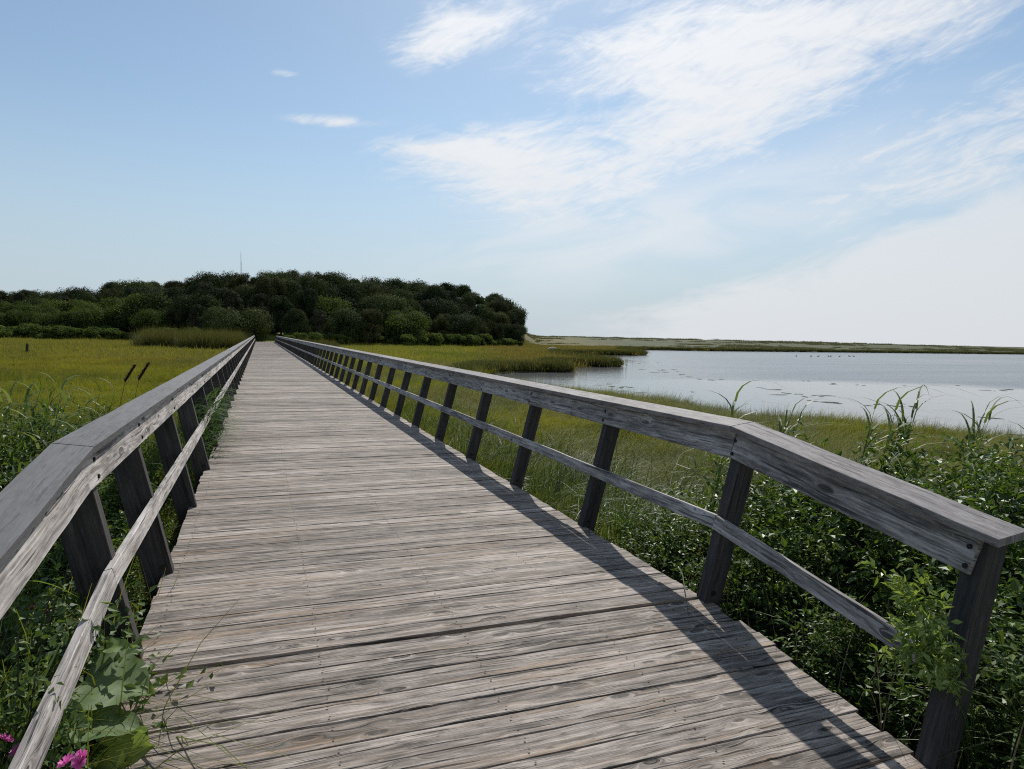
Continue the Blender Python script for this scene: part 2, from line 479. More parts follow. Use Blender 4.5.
def fnoise(P, s, seed=0.0):
    out = np.zeros(len(P))
    r2 = np.random.default_rng(int(seed * 10) + 5)
    for k in range(7):
        f = s * (1.0 + 0.55 * k); an = r2.uniform(0, 6.28); ph = r2.uniform(0, 6.28)
        out += np.sin((P[:, 0] * math.cos(an) + P[:, 1] * math.sin(an)) * f + ph + 1.3 * np.sin((P[:, 1] * math.cos(an) - P[:, 0] * math.sin(an)) * f * .7 + ph * 2)) / (1 + 0.5 * k)
    return out / 3.2
def sstep(x, a, b_):
    u = np.clip((x - a) / (b_ - a), 0, 1)
    return u * u * (3 - 2 * u)
# distance of the wood's front edge by bearing (degrees right of the boardwalk)
WD = ([-40, -17, -10, -5, -1.5, 0, 1.5, 4, 11, 17, 21.0, 23], [190, 178, 172, 160, 134, 129, 133, 142, 150, 166, 186, 200])
def front(azd): return np.interp(azd, *WD)
def height(P):
    P = np.asarray(P, float)
    r = np.hypot(P[:, 0], P[:, 1]); a = np.degrees(np.arctan2(P[:, 0], P[:, 1]))
    sd = shore_sd(P)
    z = -0.92 + 0.05 * fnoise(P, 0.25) + 0.03 * fnoise(P, 1.1, 2)
    # ground under the start of the boardwalk
    z += 0.50 * (1 - sstep(P[:, 1], 1.5, 7.0)) * (1 - sstep(np.abs(P[:, 0] - 1), 5, 12))
    # wooded rise
    dfr = r - front(a)
    win = sstep(a, -75, -45) * (1 - sstep(a, 20.5, 23.0))
    z += win * (0.45 * sstep(dfr, -14, 0) + 10.5 * sstep(dfr, 0, 66) * (0.45 + 0.55 * sstep(a, -17, 2)) * (1 - 0.45 * sstep(a, 12, 21)))
    # far shore: marsh flat, then low dunes
    fs = sstep(a, 20.5, 23) * sstep(r, 150, 185) * (sd < 0)
    dn = np.maximum(-sd, 0)
    z += fs * (sstep(dn, 20, 150) * 2.1 + sstep(dn, 60, 260) * 1.5 + 0.35 * fnoise(P, 0.045, 3) * sstep(dn, 15, 60)) * np.interp(a, [22, 35, 57, 80], [1.0, 1.05, 0.95, 0.9])
    # banks and bed
    z = np.where(sd > 0, np.maximum(-1.75, -1.18 - 0.35 * sd), z - 0.26 * np.exp(-np.maximum(-sd, 0) / 0.35))
    return z

NA1, NA2, NR = 620, 110, 300
aa = np.concatenate([np.linspace(R(-32), R(78), NA1, endpoint=False), np.linspace(R(78), R(328), NA2, endpoint=False)])
rr = np.concatenate([[0.0], np.geomspace(0.8, 6000, NR)])
A, RR = np.meshgrid(aa, rr)
P2 = np.stack([RR.ravel() * np.sin(A.ravel()), RR.ravel() * np.cos(A.ravel())], 1)
hz_ = height(P2)
V = np.column_stack([P2, hz_])
na = len(aa)
ii, jj = np.meshgrid(np.arange(NR), np.arange(na), indexing='ij')
F = np.stack([ii * na + jj, (ii + 1) * na + jj, (ii + 1) * na + (jj + 1) % na, ii * na + (jj + 1) % na], -1).reshape(-1, 4)[:, ::-1]

def meadow_colour(t, pos):
    """green, straw and brown drifts of salt-meadow grass by place"""
    n1 = t.noise(t.vm('MULTIPLY', pos, (0.11, 0.045, 0.0)), 1.0, 4, 0.6)
    n2 = t.noise(t.vm('MULTIPLY', pos, (0.6, 0.35, 0.0)), 1.0, 4, 0.65)
    n3 = t.noise(t.vm('MULTIPLY', pos, (0.022, 0.03, 0.0)), 1.0, 3, 0.5)
    n4 = t.noise(t.vm('MULTIPLY', pos, (1.9, 1.5, 0.0)), 1.0, 3, 0.65)
    f = t.m('ADD', t.m('MULTIPLY', n1, 0.38), t.m('ADD', t.m('MULTIPLY', n2, 0.30), t.m('ADD', t.m('MULTIPLY', n3, 0.17), t.m('MULTIPLY', n4, 0.15))))
    x_, y_, _z = t.xyz(pos)
    brown = t.m('MULTIPLY', t.m('MULTIPLY', t.step(t.m('SUBTRACT', x_, t.m('MULTIPLY', y_, 0.30)), -2.0, 7.0), t.step(y_, 40.0, 52.0)), 0.75)
    c_ = t.ramp(f, [(0.36, (0.040, 0.075, 0.012)), (0.46, (0.125, 0.165, 0.024)), (0.55, (0.220, 0.225, 0.034)), (0.66, (0.165, 0.120, 0.034))])
    straw = t.m('MULTIPLY', t.m('MULTIPLY', t.step(y_, 22.0, 60.0), t.step(x_, 4.0, -6.0)), t.step(n3, 0.30, 0.62, 0.10, 0.50))
    c_ = t.mix(straw, c_, (0.165, 0.128, 0.040))
    return t.mix(brown, c_, t.ramp(n1, [(0.4, (0.075, 0.070, 0.022)), (0.6, (0.155, 0.105, 0.040))]))

M_GROUND, t, b = new_mat('marsh ground')
geo = t.node('ShaderNodeNewGeometry'); pos = geo.outputs['Position']
px, py, pz = t.xyz(pos)
col = meadow_colour(t, pos)
col = t.mix(0.25, col, (0.06, 0.06, 0.02))
rad = t.vm('LENGTH', pos)
dune = t.ramp(t.noise(t.vm('MULTIPLY', pos, (0.02, 0.07, 0.0)), 1.0, 5, 0.65), [(0.35, (0.042, 0.054, 0.022)), (0.5, (0.068, 0.078, 0.034)), (0.62, (0.082, 0.088, 0.044))])
fd = t.m('MULTIPLY', t.step(rad, 150.0, 210.0), t.step(t.m('SUBTRACT', px, t.m('MULTIPLY', py, 0.41)), 9.0, 45.0))
col = t.mix(fd, col, dune)
mud = t.step(pz, -1.22, -1.05)
col = t.mix(mud, (0.035, 0.030, 0.020), col)
near = t.step(rad, 3.0, 9.0)
col = t.mix(near, (0.045, 0.038, 0.022), col)
hn = t.m('ADD', t.noise(pos, 9.0, 4, 0.7), t.m('MULTIPLY', t.noise(pos, 1.5, 3, 0.6), 2.0))
bs(t, b, col, 0.9, t.bump(hn, 0.8, 0.12), 0.15)
g = link('ground', mesh_np('ground', V, F, M_GROUND, smooth=True)); tag(g, kind='structure')

# ------------------------------------------------------------------ water
M_WATER, t, b = new_mat('pond water')
geo = t.node('ShaderNodeNewGeometry'); pos = geo.outputs['Position']
x, y, z = t.xyz(pos)
warp = t.noise(t.vm('MULTIPLY', pos, (0.035, 0.05, 0)), 1.0, 4, 0.6)
# a breeze ruffles the open water; the shallows by the near shore lie calm
dd = t.m('ADD', t.m('ADD', t.m('MULTIPLY', x, 0.42), t.m('MULTIPLY', y, 0.80)), t.m('MULTIPLY', t.m('SUBTRACT', warp, 0.5), 26.0))
xs = t.m('SUBTRACT', x, t.m('MULTIPLY', t.m('SUBTRACT', y, 40.0), 0.52))
calm1 = t.step(dd, 44.0, 52.0, 1.0, 0.0)
calm2 = t.step(t.m('ADD', xs, t.m('MULTIPLY', t.m('SUBTRACT', warp, 0.5), 24.0)), 20.0, 44.0, 1.0, 0.0)
calm = t.m('MAXIMUM', calm1, calm2)
streaks = t.noise(t.vm('MULTIPLY', pos, (0.012, 0.16, 0)), 1.0, 4, 0.6)
ruff = t.m('MULTIPLY', t.m('SUBTRACT', 1.0, calm), t.step(streaks, 0.30, 0.62, 0.55, 1.0))
w1 = t.noise(t.vm('MULTIPLY', pos, (2.2, 3.6, 0)), 1.0, 3, 0.6)
w2 = t.noise(t.vm('MULTIPLY', pos, (0.7, 1.5, 0)), 1.0, 2, 0.5)
h = t.m('ADD', w1, t.m('MULTIPLY', w2, 1.4))
st = t.fmix(ruff, 0.08, 0.75)
bs(t, b, t.mix(calm, (0.045, 0.060, 0.068), (0.125, 0.130, 0.130)), t.fmix(ruff, 0.10, 0.20), t.bump(h, st, 0.10), 0.5)
b.inputs['IOR'].default_value = 1.333
WV = np.array([(8, -260, -1.2), (2600, -260, -1.2), (2600, 420, -1.2), (8, 420, -1.2)])
wo = link('water', mesh_np('water', WV, [(0, 1, 2, 3)], M_WATER)); tag(wo, kind='structure')


# ------------------------------------------------------------------ foliage materials
def leaf_mat(name, cols, trans=0.35, rough=0.5, spec=0.35, tint='tint', meadow=False, hue_by_object=0.0, trans_tint=(1.25, 1.2, 0.5)):
    m, t, b = new_mat(name)
    if meadow:
        geo = t.node('ShaderNodeNewGeometry')
        col = meadow_colour(t, geo.outputs['Position'])
        ti = t.attr(tint).outputs['Fac']
        col = t.mix(t.m('MULTIPLY', ti, 0.55), col, cols)
    else:
        ti = t.attr(tint).outputs['Fac']
        if hue_by_object:
            oi = t.node('ShaderNodeObjectInfo').outputs['Random']
            ti = t.m('ADD', ti, t.m('MULTIPLY', t.m('SUBTRACT', oi, 0.5), hue_by_object), clamp=True)
        col = t.ramp(ti, [(i / (len(cols) - 1), c) for i, c in enumerate(cols)])
    bs(t, b, col, rough, None, spec)
    tr = t.node('ShaderNodeBsdfTranslucent')
    t.put(tr.inputs['Color'], t.mix(1.0, col, (*trans_tint, 1), 'MULTIPLY'))
    mx = t.node('ShaderNodeMixShader')
    mx.inputs[0].default_value = trans
    out = m.node_tree.nodes['Material Output']
    t.l.new(b.outputs[0], mx.inputs[1]); t.l.new(tr.outputs[0], mx.inputs[2]); t.l.new(mx.outputs[0], out.inputs['Surface'])
    return m

M_MEADOW = leaf_mat('meadow grass', (0.20, 0.165, 0.06), 0.45, 0.65, 0.12, meadow=True)
M_SEDGE = leaf_mat('bank sedge', [(0.030, 0.048, 0.012), (0.075, 0.085, 0.022), (0.13, 0.105, 0.04)], 0.35, 0.55)
M_REED = leaf_mat('reed leaf', [(0.050, 0.090, 0.022), (0.110, 0.160, 0.045), (0.20, 0.24, 0.110)], 0.35, 0.5, 0.25)
M_DRY = leaf_mat('dry stalk', [(0.16, 0.125, 0.075), (0.26, 0.21, 0.13)], 0.1, 0.8)
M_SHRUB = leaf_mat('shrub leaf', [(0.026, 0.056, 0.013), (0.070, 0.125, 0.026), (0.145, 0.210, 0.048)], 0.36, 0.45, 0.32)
M_ROSE = leaf_mat('rose leaf', [(0.030, 0.060, 0.017), (0.070, 0.122, 0.034), (0.14, 0.195, 0.055)], 0.3, 0.5, 0.25)
M_SPRIG = leaf_mat('young sprig leaf', [(0.12, 0.19, 0.040), (0.20, 0.28, 0.075), (0.30, 0.38, 0.13)], 0.4, 0.4, 0.5)
M_BROAD = leaf_mat('broad leaf', [(0.095, 0.155, 0.062), (0.165, 0.235, 0.105), (0.19, 0.28, 0.08)], 0.45, 0.55, 0.2)
M_SPILL = leaf_mat('spilling grass', [(0.024, 0.058, 0.014), (0.055, 0.11, 0.026), (0.10, 0.165, 0.045)], 0.3, 0.6, 0.1)
M_PETAL = leaf_mat('rose petal', [(0.55, 0.09, 0.33), (0.74, 0.18, 0.50), (0.86, 0.36, 0.66)], 0.35, 0.5, 0.3, trans_tint=(1.1, 0.7, 1.0))
M_OAK = leaf_mat('oak foliage', [(0.022, 0.036, 0.017), (0.050, 0.070, 0.026), (0.100, 0.122, 0.044)], 0.14, 0.8, 0.06, hue_by_object=0.85)
M_OLIVE = leaf_mat('olive oak foliage', [(0.032, 0.038, 0.016), (0.066, 0.072, 0.028), (0.12, 0.122, 0.046)], 0.14, 0.8, 0.06, hue_by_object=0.7)
M_CEDAR = leaf_mat('cedar foliage', [(0.024, 0.030, 0.020), (0.050, 0.055, 0.034), (0.085, 0.088, 0.052)], 0.10, 0.8, 0.06, hue_by_object=0.7)
M_THICK = leaf_mat('thicket foliage', [(0.038, 0.060, 0.019), (0.070, 0.100, 0.031), (0.115, 0.145, 0.046)], 0.40, 0.8, 0.08, hue_by_object=0.4)
M_BUSH = leaf_mat('bush foliage', [(0.050, 0.080, 0.022), (0.095, 0.140, 0.038), (0.15, 0.20, 0.055)], 0.45, 0.8, 0.08, hue_by_object=0.4)
M_BARK, t, b = new_mat('bark')
bs(t, b, t.ramp(t.noise(t.node('ShaderNodeTexCoord').outputs['Object'], 6.0, 4, 0.6), [(0.35, (0.035, 0.028, 0.022)), (0.65, (0.10, 0.085, 0.07))]), 0.9, None, 0.2)

# ------------------------------------------------------------------ foliage geometry
def unit(v): return v / (np.linalg.norm(v, axis=-1, keepdims=True) + 1e-9)
def leaves(P, D, N, L, Wd, rng, fold=0.25, tint=None):
    """two-faced folded leaves at P pointing along D with face normal about N"""
    n = len(P)
    D = unit(D); N = unit(N - D * (N * D).sum(1, keepdims=True)); B = np.cross(D, N)
    L = np.broadcast_to(L, n)[:, None]; Wd = np.broadcast_to(Wd, n)[:, None]
    b0 = P; tip = P + D * L - N * L * 0.12
    mid = P + D * L * 0.5 - N * L * fold * 0.35
    l = P + D * L * 0.46 + B * Wd * 0.5 + N * Wd * fold * .4
    r = P + D * L * 0.46 - B * Wd * 0.5 + N * Wd * fold * .4
    V = np.stack([b0, l, tip, r, mid], 1).reshape(-1, 3)
    o = np.arange(n)[:, None] * 5
    F = np.stack([np.hstack([o, o + 4, o + 2, o + 1]), np.hstack([o, o + 3, o + 2, o + 4])], 1).reshape(-1, 4)
    tint = rng.uniform(0, 1, n) if tint is None else tint
    return V, F, np.repeat(tint, 2)
def blades(base, azm, height, lean, width, rng, segs=3, curl=1.0, tint=None):
    """grass blades rising from base, arching over toward azm by lean"""
    n = len(base)
    height = np.broadcast_to(height, n); lean = np.broadcast_to(lean, n); width = np.broadcast_to(width, n)
    dirv = np.stack([np.cos(azm), np.sin(azm), np.zeros(n)], 1)
    twist = azm + np.pi / 2 + rng.normal(0, 0.5, n)
    sd = np.stack([np.cos(twist), np.sin(twist), np.zeros(n)], 1)
    rows = []
    for k in range(segs + 1):
        s = k / segs
        c = base + dirv * (lean * height * s ** 1.8)[:, None]
        c = c + np.array([0, 0, 1.0]) * (height * (s - 0.45 * curl * lean * s ** 2.6))[:, None]
        wk = width * (1 - s ** 1.6) * 0.5 + 0.0006
        rows += [c - sd * wk[:, None], c + sd * wk[:, None]]
    V = np.stack(rows, 1).reshape(-1, 3)
    o = np.arange(n)[:, None] * (2 * (segs + 1))
    F = np.stack([np.hstack([o + 2 * k, o + 2 * k + 1, o + 2 * k + 3, o + 2 * k + 2]) for k in range(segs)], 1).reshape(-1, 4)
    tint = rng.uniform(0, 1, n) if tint is None else tint
    return V, F, np.repeat(tint, segs)
def tube(path, radii, sides=5):
    path = np.asarray(path, float)
    n = len(path); V = []; F = []
    for i in range(n):
        d = unit(path[min(i + 1, n - 1)] - path[max(i - 1, 0)])
        a = np.array([1.0, 0, 0]) if abs(d[0]) < .8 else np.array([0, 1.0, 0])
        u = unit(np.cross(d, a)); v = np.cross(d, u)
        for k in range(sides):
            an = 2 * math.pi * k / sides
            V.append(path[i] + (u * math.cos(an) + v * math.sin(an)) * radii[i])
    for i in range(n - 1):
        for k in range(sides):
            F.append((i * sides + k, i * sides + (k + 1) % sides, (i + 1) * sides + (k + 1) % sides, (i + 1) * sides + k))
    return np.array(V), np.array(F), np.full(len(F), 0.5)
class Soup:
    def __init__(s): s.V = []; s.F = []; s.T = []; s.n = 0
    def add(s, vft):
        V, F, T = vft
        s.V.append(V); s.F.append(F + s.n); s.T.append(T); s.n += len(V)
    def mesh(s, name, mat, smooth=False):
        return mesh_np(name, np.concatenate(s.V), np.concatenate(s.F), mat, None, {'tint': np.concatenate(s.T)}, smooth)

def stuff_scatter(name, pts, rot, scl, var, protos, label_kind='stuff'):
    """one 'stuff' object: small plant tufts stood on points"""
    me = bpy.data.meshes.new(name)
    me.vertices.add(len(pts)); me.vertices.foreach_set('co', np.asarray(pts, np.float32).ravel())
    for an, tp, av in (('rot', 'FLOAT_VECTOR', rot), ('scl', 'FLOAT_VECTOR', scl)):
        a = me.attributes.new(an, tp, 'POINT'); a.data.foreach_set('vector', np.asarray(av, np.float32).ravel())
    a = me.attributes.new('var', 'INT', 'POINT'); a.data.foreach_set('value', np.asarray(var, np.int32))
    o = link(name, me)
    coll = bpy.data.collections.new(name + '_tufts')
    for i, p in enumerate(protos):
        po = bpy.data.objects.new(f'{name}_tuft_{i:02d}', p)
        coll.objects.link(po)
    ng = bpy.data.node_groups.new(name, 'GeometryNodeTree')
    ng.interface.new_socket('Geometry', in_out='INPUT', socket_type='NodeSocketGeometry')
    ng.interface.new_socket('Geometry', in_out='OUTPUT', socket_type='NodeSocketGeometry')
    N_ = ng.nodes.new; Lk = ng.links.new
    gi, go = N_('NodeGroupInput'), N_('NodeGroupOutput')
    ci = N_('GeometryNodeCollectionInfo'); ci.inputs['Collection'].default_value = coll
    ci.inputs['Separate Children'].default_value = True; ci.inputs['Reset Children'].default_value = True
    m2p = N_('GeometryNodeMeshToPoints'); iop = N_('GeometryNodeInstanceOnPoints')
    iop.inputs['Pick Instance'].default_value = True
    def na(nm, dt):
        q = N_('GeometryNodeInputNamedAttribute'); q.data_type = dt; q.inputs['Name'].default_value = nm
        return q.outputs['Attribute']
    e2r = N_('FunctionNodeEulerToRotation')
    Lk(gi.outputs[0], m2p.inputs[0]); Lk(m2p.outputs[0], iop.inputs['Points']); Lk(ci.outputs[0], iop.inputs['Instance'])
    Lk(na('var', 'INT'), iop.inputs['Instance Index']); Lk(na('rot', 'FLOAT_VECTOR'), e2r.inputs[0])
    Lk(e2r.outputs[0], iop.inputs['Rotation']); Lk(na('scl', 'FLOAT_VECTOR'), iop.inputs['Scale'])
    Lk(iop.outputs[0], go.inputs[0])
    md = o.modifiers.new('scatter', 'NODES'); md.node_group = ng
    tag(o, kind=label_kind)
    return o
def sector(n, r0, r1, a0=-36, a1=78):
    r = np.sqrt(RNG.uniform(r0 * r0, r1 * r1, n)); a = np.radians(RNG.uniform(a0, a1, n))
    return np.stack([r * np.sin(a), r * np.cos(a)], 1)
def zrot(n, tilt=0.08):
    return np.column_stack([RNG.normal(0, tilt, n), RNG.normal(0, tilt, n), RNG.uniform(0, 6.283, n)])

# ------------------------------------------------------------------ meadow grass (stuff)
def tuft(seed, n, spread, h, wd, lean=0.5, segs=3, hvar=0.3, az0=None):
    r = np.random.default_rng(seed)
    base = np.column_stack([r.normal(0, spread, n), r.normal(0, spread, n), np.full(n, -0.03)])
    azm = r.uniform(0, 6.283, n) if az0 is None else r.normal(az0, 0.7, n)
    return blades(base, azm, h * np.clip(r.normal(1, hvar, n), .35, 1.7), np.clip(r.normal(lean, .3, n), .05, 1.4), wd * r.uniform(.7, 1.3, n), r, segs)
def tuft_mesh(name, mat, *a, **k):
    s = Soup(); s.add(tuft(*a, **k)); return s.mesh(name, mat)
near_t = [tuft_mesh('tuft', M_MEADOW, 10 + i, 120, 0.12, 0.42, 0.0062, 0.8, 4, hvar=.4, az0=-0.4) for i in range(4)]
mid_t = [tuft_mesh('tuft', M_MEADOW, 20 + i, 170, 0.26, 0.38, 0.011, 0.75, 3, hvar=.4, az0=-0.4) for i in range(4)]
far_t = [tuft_mesh('tuft', M_MEADOW, 30 + i, 170, 0.85, 0.36, 0.035, 0.55, 2) for i in range(4)]
def on_marsh(P, margin=0.3, wood=True, rail=True):
    sd = shore_sd(P)
    ok = sd < -margin
    if rail: ok &= ~((P[:, 0] > 2.0) & (P[:, 0] < 3.9) & (P[:, 1] < 5.4)); ok &= ~((P[:, 0] > -0.75) & (P[:, 0] < 2.8) & (P[:, 1] < 128))
    if wood:
        a = np.degrees(np.arctan2(P[:, 0], P[:, 1])); r = np.hypot(P[:, 0], P[:, 1])
        ok &= ~((r > front(a) + 1) & (a < 21.0))
    return P[ok]
def scatter_grass(name, P, protos, s0, s1, hs=1.0):
    n = len(P)
    z = height(P)
    sc = RNG.uniform(s0, s1, n)
    hf = np.clip(1 + 0.45 * fnoise(P, 0.5, 4) + 0.35 * fnoise(P, 1.9, 8), .6, 1.9)
    rt = zrot(n); rt[:, 2] = 2.2 * fnoise(P, 0.35, 9) + RNG.normal(0, .55, n)
    stuff_scatter(name, np.column_stack([P, z]), rt, np.column_stack([sc, sc, sc * hs * hf]), RNG.integers(0, len(protos), n), protos)
Pn = np.concatenate([sector(8200, 2.5, 13), sector(3500, 2.0, 12, -100, -36), sector(3500, 2, 12, 78, 130), sector(15000, 13, 27)])
scatter_grass('near_meadow_grass', on_marsh(Pn, 0.2), near_t, 0.8, 1.35)
scatter_grass('meadow_grass', on_marsh(np.concatenate([sector(12000, 12, 30), sector(19000, 28, 62)]), 0.3), mid_t, 0.8, 1.3)
scatter_grass('distant_meadow_grass', on_marsh(np.concatenate([sector(9000, 55, 110), sector(15000, 105, 215)]), 0.8), far_t, 0.8, 1.35)
# taller darker sedge along the banks
sedge_t = [tuft_mesh('tuft', M_SEDGE, 40 + i, 90, 0.16, 0.62, 0.012, 0.25, 3) for i in range(3)]
sedge_f = [tuft_mesh('tuft', M_SEDGE, 50 + i, 130, 0.32, 0.62, 0.04, 0.2, 2) for i in range(3)]
def along_shore(n, lo, hi, r0, r1):
    seg = np.diff(SHORE[:-1], axis=0); ln = np.linalg.norm(seg, axis=1); cum = np.concatenate([[0], np.cumsum(ln)])
    q = RNG.uniform(0, cum[-1], n * 6); i = np.clip(np.searchsorted(cum, q) - 1, 0, len(seg) - 1)
    p = SHORE[:-1][i] + seg[i] * ((q - cum[i]) / ln[i])[:, None] + RNG.normal(0, 1.0, (len(q), 2)) * (hi - lo) * .5
    r = np.hypot(p[:, 0], p[:, 1]); sd = shore_sd(p)
    p = p[(r > r0) & (r < r1) & (sd < -lo) & (sd > -hi)]
    return p[:n]
Pb = along_shore(9000, 0.02, 1.5, 8, 42)
n = len(Pb); sc = RNG.uniform(.45, .85, n)
stuff_scatter('bank_sedge', np.column_stack([Pb, np.maximum(height(Pb), -1.2)]), zrot(n), np.column_stack([sc] * 3), RNG.integers(0, 3, n), sedge_t)
Pb = along_shore(16000, 0.6, 2.4, 42, 480)
n = len(Pb); sc = RNG.uniform(.7, 1.15, n)
stuff_scatter('far_bank_sedge', np.column_stack([Pb, np.maximum(height(Pb), -1.2)]), zrot(n), np.column_stack([sc] * 3), RNG.integers(0, 3, n), sedge_f)

# ------------------------------------------------------------------ trees of the wood
def crown_mesh(name, mat, seed, kind):
    r = np.random.default_rng(seed)
    if kind == 'oak':    H, Rd, n_l, z0, ls = 8.0 + 1.6 * math.sin(seed), 4.3 + 0.9 * math.sin(seed * 2.3), 30 + seed % 9, 0.08, 0.25
    elif kind == 'cedar': H, Rd, n_l, z0, ls = 9.0, 2.7, 26, 0.12, 0.23
    elif kind == 'thicket': H, Rd, n_l, z0, ls = 5.0, 3.6, 22, 0.10, 0.22
    else: H, Rd, n_l, z0, ls = 2.2, 1.5, 14, 0.12, 0.17
    s = Soup()
    for k in range(n_l):
        q = r.uniform(0, 1) ** 0.8
        zc = H * (z0 + (0.93 - z0) * q)
        if kind == 'cedar': env = Rd * (1.0 - 0.75 * q) + 0.4
        else: env = Rd * math.sqrt(max(0.0, 1 - max(0, (q - 0.35) / 0.72) ** 2))
        a = r.uniform(0, 6.283); rad = env * math.sqrt(r.uniform(0.12, 1)) * 0.82
        c = np.array([rad * math.cos(a), rad * math.sin(a), zc])
        lr = Rd * r.uniform(0.30, 0.50) * (0.75 if kind == 'cedar' else 1)
        c[2] = min(c[2], H - lr * .7)
        nl = int((800 if kind in ('oak', 'cedar') else 600) * (lr / (Rd * .36)) ** 2)
        d = unit(r.normal(0, 1, (nl, 3))); rr_ = lr * r.uniform(0.55, 1.08, (nl, 1)) * (1 + 0.22 * np.sin(d[:, :1] * 5 + k) * np.cos(d[:, 1:2] * 6 + k * 2))
        P = c + d * rr_ * np.array([1, 1, 0.84])
        keep = P[:, 2] > 0.05 * H
        P, d = P[keep], d[keep]
        N = unit(d + r.normal(0, 0.33, d.shape) + np.array([0, 0, .15])); D = unit(np.cross(N, r.normal(0, 1, d.shape)))
        tn = np.clip(r.normal(0.45, 0.16) + r.normal(0, 0.16, len(P)), 0, 1)
        sz = ls * r.uniform(.6, 1.25, len(P))
        V, F, T = leaves(P, D, N, sz, sz * .8, r, 0.2, tn)
        s.add((V, F, T))
    return s.mesh(name, mat), H
def trunk_mesh(name, H, seed, spread):
    r = np.random.default_rng(seed)
    s = Soup()
    top = np.array([r.normal(0, .3), r.normal(0, .3), H * .75])
    s.add(tube([(0, 0, -0.4), (0.03 * H, 0, H * .2), top * .7 + np.array([0, 0, 0]), top], [H * .030, H * .024, H * .016, H * .006], 6))
    for k in range(6):
        a = r.uniform(0, 6.28); z1 = H * r.uniform(.22, .55)
        e = np.array([math.cos(a) * spread * .7, math.sin(a) * spread * .7, z1 + H * r.uniform(.12, .3)])
        b0 = np.array([0.02 * H, 0, z1])
        s.add(tube([b0, (b0 + e) / 2 + np.array([0, 0, H * .03]), e], [H * .012, H * .009, H * .004], 5))
    return s.mesh(name, M_BARK, True)
KINDS = {}
for kind, mat, nv, spread in (('oak', M_OAK, 6, 3.4), ('cedar', M_CEDAR, 3, 1.6), ('thicket', M_THICK, 3, 3.0), ('bush', M_BUSH, 3, 1.1)):
    KINDS[kind] = []
    for i in range(nv):
        cm, H = crown_mesh('crown', M_OLIVE if kind == 'oak' and i in (1, 4) else mat, 100 + 17 * i + len(kind), kind)
        KINDS[kind].append((cm, trunk_mesh('trunk', H, 5 + i, spread), H))
SKY_LINE = ([-24, -18, -16.5, -15.2, -14.2, -12.8, -10.8, -8, -6, -4.2, -1.5, 0, 1, 3.1, 5.4, 7.5, 8.3, 11.1, 15.2, 17.5, 19.0, 20.4, 21.1, 22.0],
            [2.2, 2.3, 2.45, 2.75, 2.1, 2.75, 3.15, 3.5, 3.9, 4.35, 4.5, 4.7, 4.75, 5.0, 4.75, 4.75, 4.4, 4.5, 4.35, 3.95, 3.4, 2.75, 1.95, 0.9])
TREENAME = {'oak': ('oak_tree', 'tree'), 'cedar': ('cedar_tree', 'tree'), 'thicket': ('thicket_tree', 'small tree'), 'bush': ('marsh_bush', 'bush')}
TREES = []
def plant_tree(kind, x, y, h, label, group, widen=1.0):
    cm, tm, H = KINDS[kind][random.randrange(len(KINDS[kind]))]
    nm, cat = TREENAME[kind]
    o = bpy.data.objects.new(nm, None); COL.objects.link(o)
    o.location = (x, y, float(height(np.array([[x, y]]))[0]) - 0.1)
    sc = h / H
    o.scale = (sc * widen, sc * widen, sc)
    o.rotation_euler = (0, 0, random.uniform(0, 6.28))
    tag(o, label, cat, group)
    for pn, pm in (('trunk', tm), ('crown', cm)):
        c = bpy.data.objects.new(pn, pm); COL.objects.link(c); c.parent = o
    TREES.append(o)
    return o
ONES = 'first second third fourth fifth sixth seventh eighth ninth tenth eleventh twelfth thirteenth fourteenth fifteenth sixteenth seventeenth eighteenth nineteenth'.split()
def ordinal(k):
    if k < 20: return ONES[k - 1]
    tens, one = divmod(k, 10)
    return (('twentieth', 'thirtieth', 'fortieth')[tens - 2] if one == 0 else ('twenty', 'thirty', 'forty')[tens - 2] + '-' + ONES[one - 1])
LINES = {}
def line_up(o, line, desc, where):
    LINES.setdefault((line, desc, where), []).append(o)
def name_lines():
    for (line, desc, where), obs in LINES.items():
        obs.sort(key=lambda o: math.atan2(o.location.x, o.location.y))
        for k, o in enumerate(obs, 1):
            o['label'] = f'{desc}, {ordinal(k)} from left {where}' if len(obs) > 1 else f'{desc} {where}'
ROWS = [(3, 0.46, 'at the front edge'), (15, 0.70, 'halfway up the wood'), (32, 0.87, 'just under the crest'), (54, 1.00, 'on the skyline')]
for ri, (dd, fr, rn) in enumerate(ROWS):
    a = -19.5 + random.uniform(0, 1)
    while a < 20.7 - .03 * ri:
        r = float(front(a)) + dd + random.uniform(-5, 5)
        step = math.degrees((4.2, 4.6, 4.8, 4.7)[ri] / r) * random.uniform(.8, 1.25)
        el = float(np.interp(a, *SKY_LINE))
        x, y = r * math.sin(R(a)), r * math.cos(R(a))
        gz = float(height(np.array([[x, y]]))[0])
        need = r * math.tan(R(el * fr * random.uniform(.84 if ri < 3 else .93, 1.08 if ri < 3 else 1.05))) + EYE - gz
        if need > 2.2:
            left = a < -7.5
            if left and ri < 2: kind = 'thicket'
            elif a > 1.5 and ri < 3 and random.random() < (.32, .18, .06)[ri]: kind = 'thicket'
            else: kind = 'cedar' if ri < 3 and random.random() < (.45 if left else .25) else 'oak'
            need = min(need, 12.5)
            if abs(r * math.sin(R(a)) - 1.0) < 3.0 and r < 138: a += step; continue
            desc = {'oak': 'dark rounded oak', 'cedar': 'dusky pointed cedar', 'thicket': 'lighter green low bushy tree'}[kind]
            o = plant_tree(kind, x, y, need, None, 'trees of the wood beyond the marsh', random.uniform(.86, 1.16) * (1.12 if ri == 3 else 1.0) * (.92 if need > 9 else 1.0 if need > 5.5 else 1.25))
            line_up(o, ri, desc, rn)
        a += step
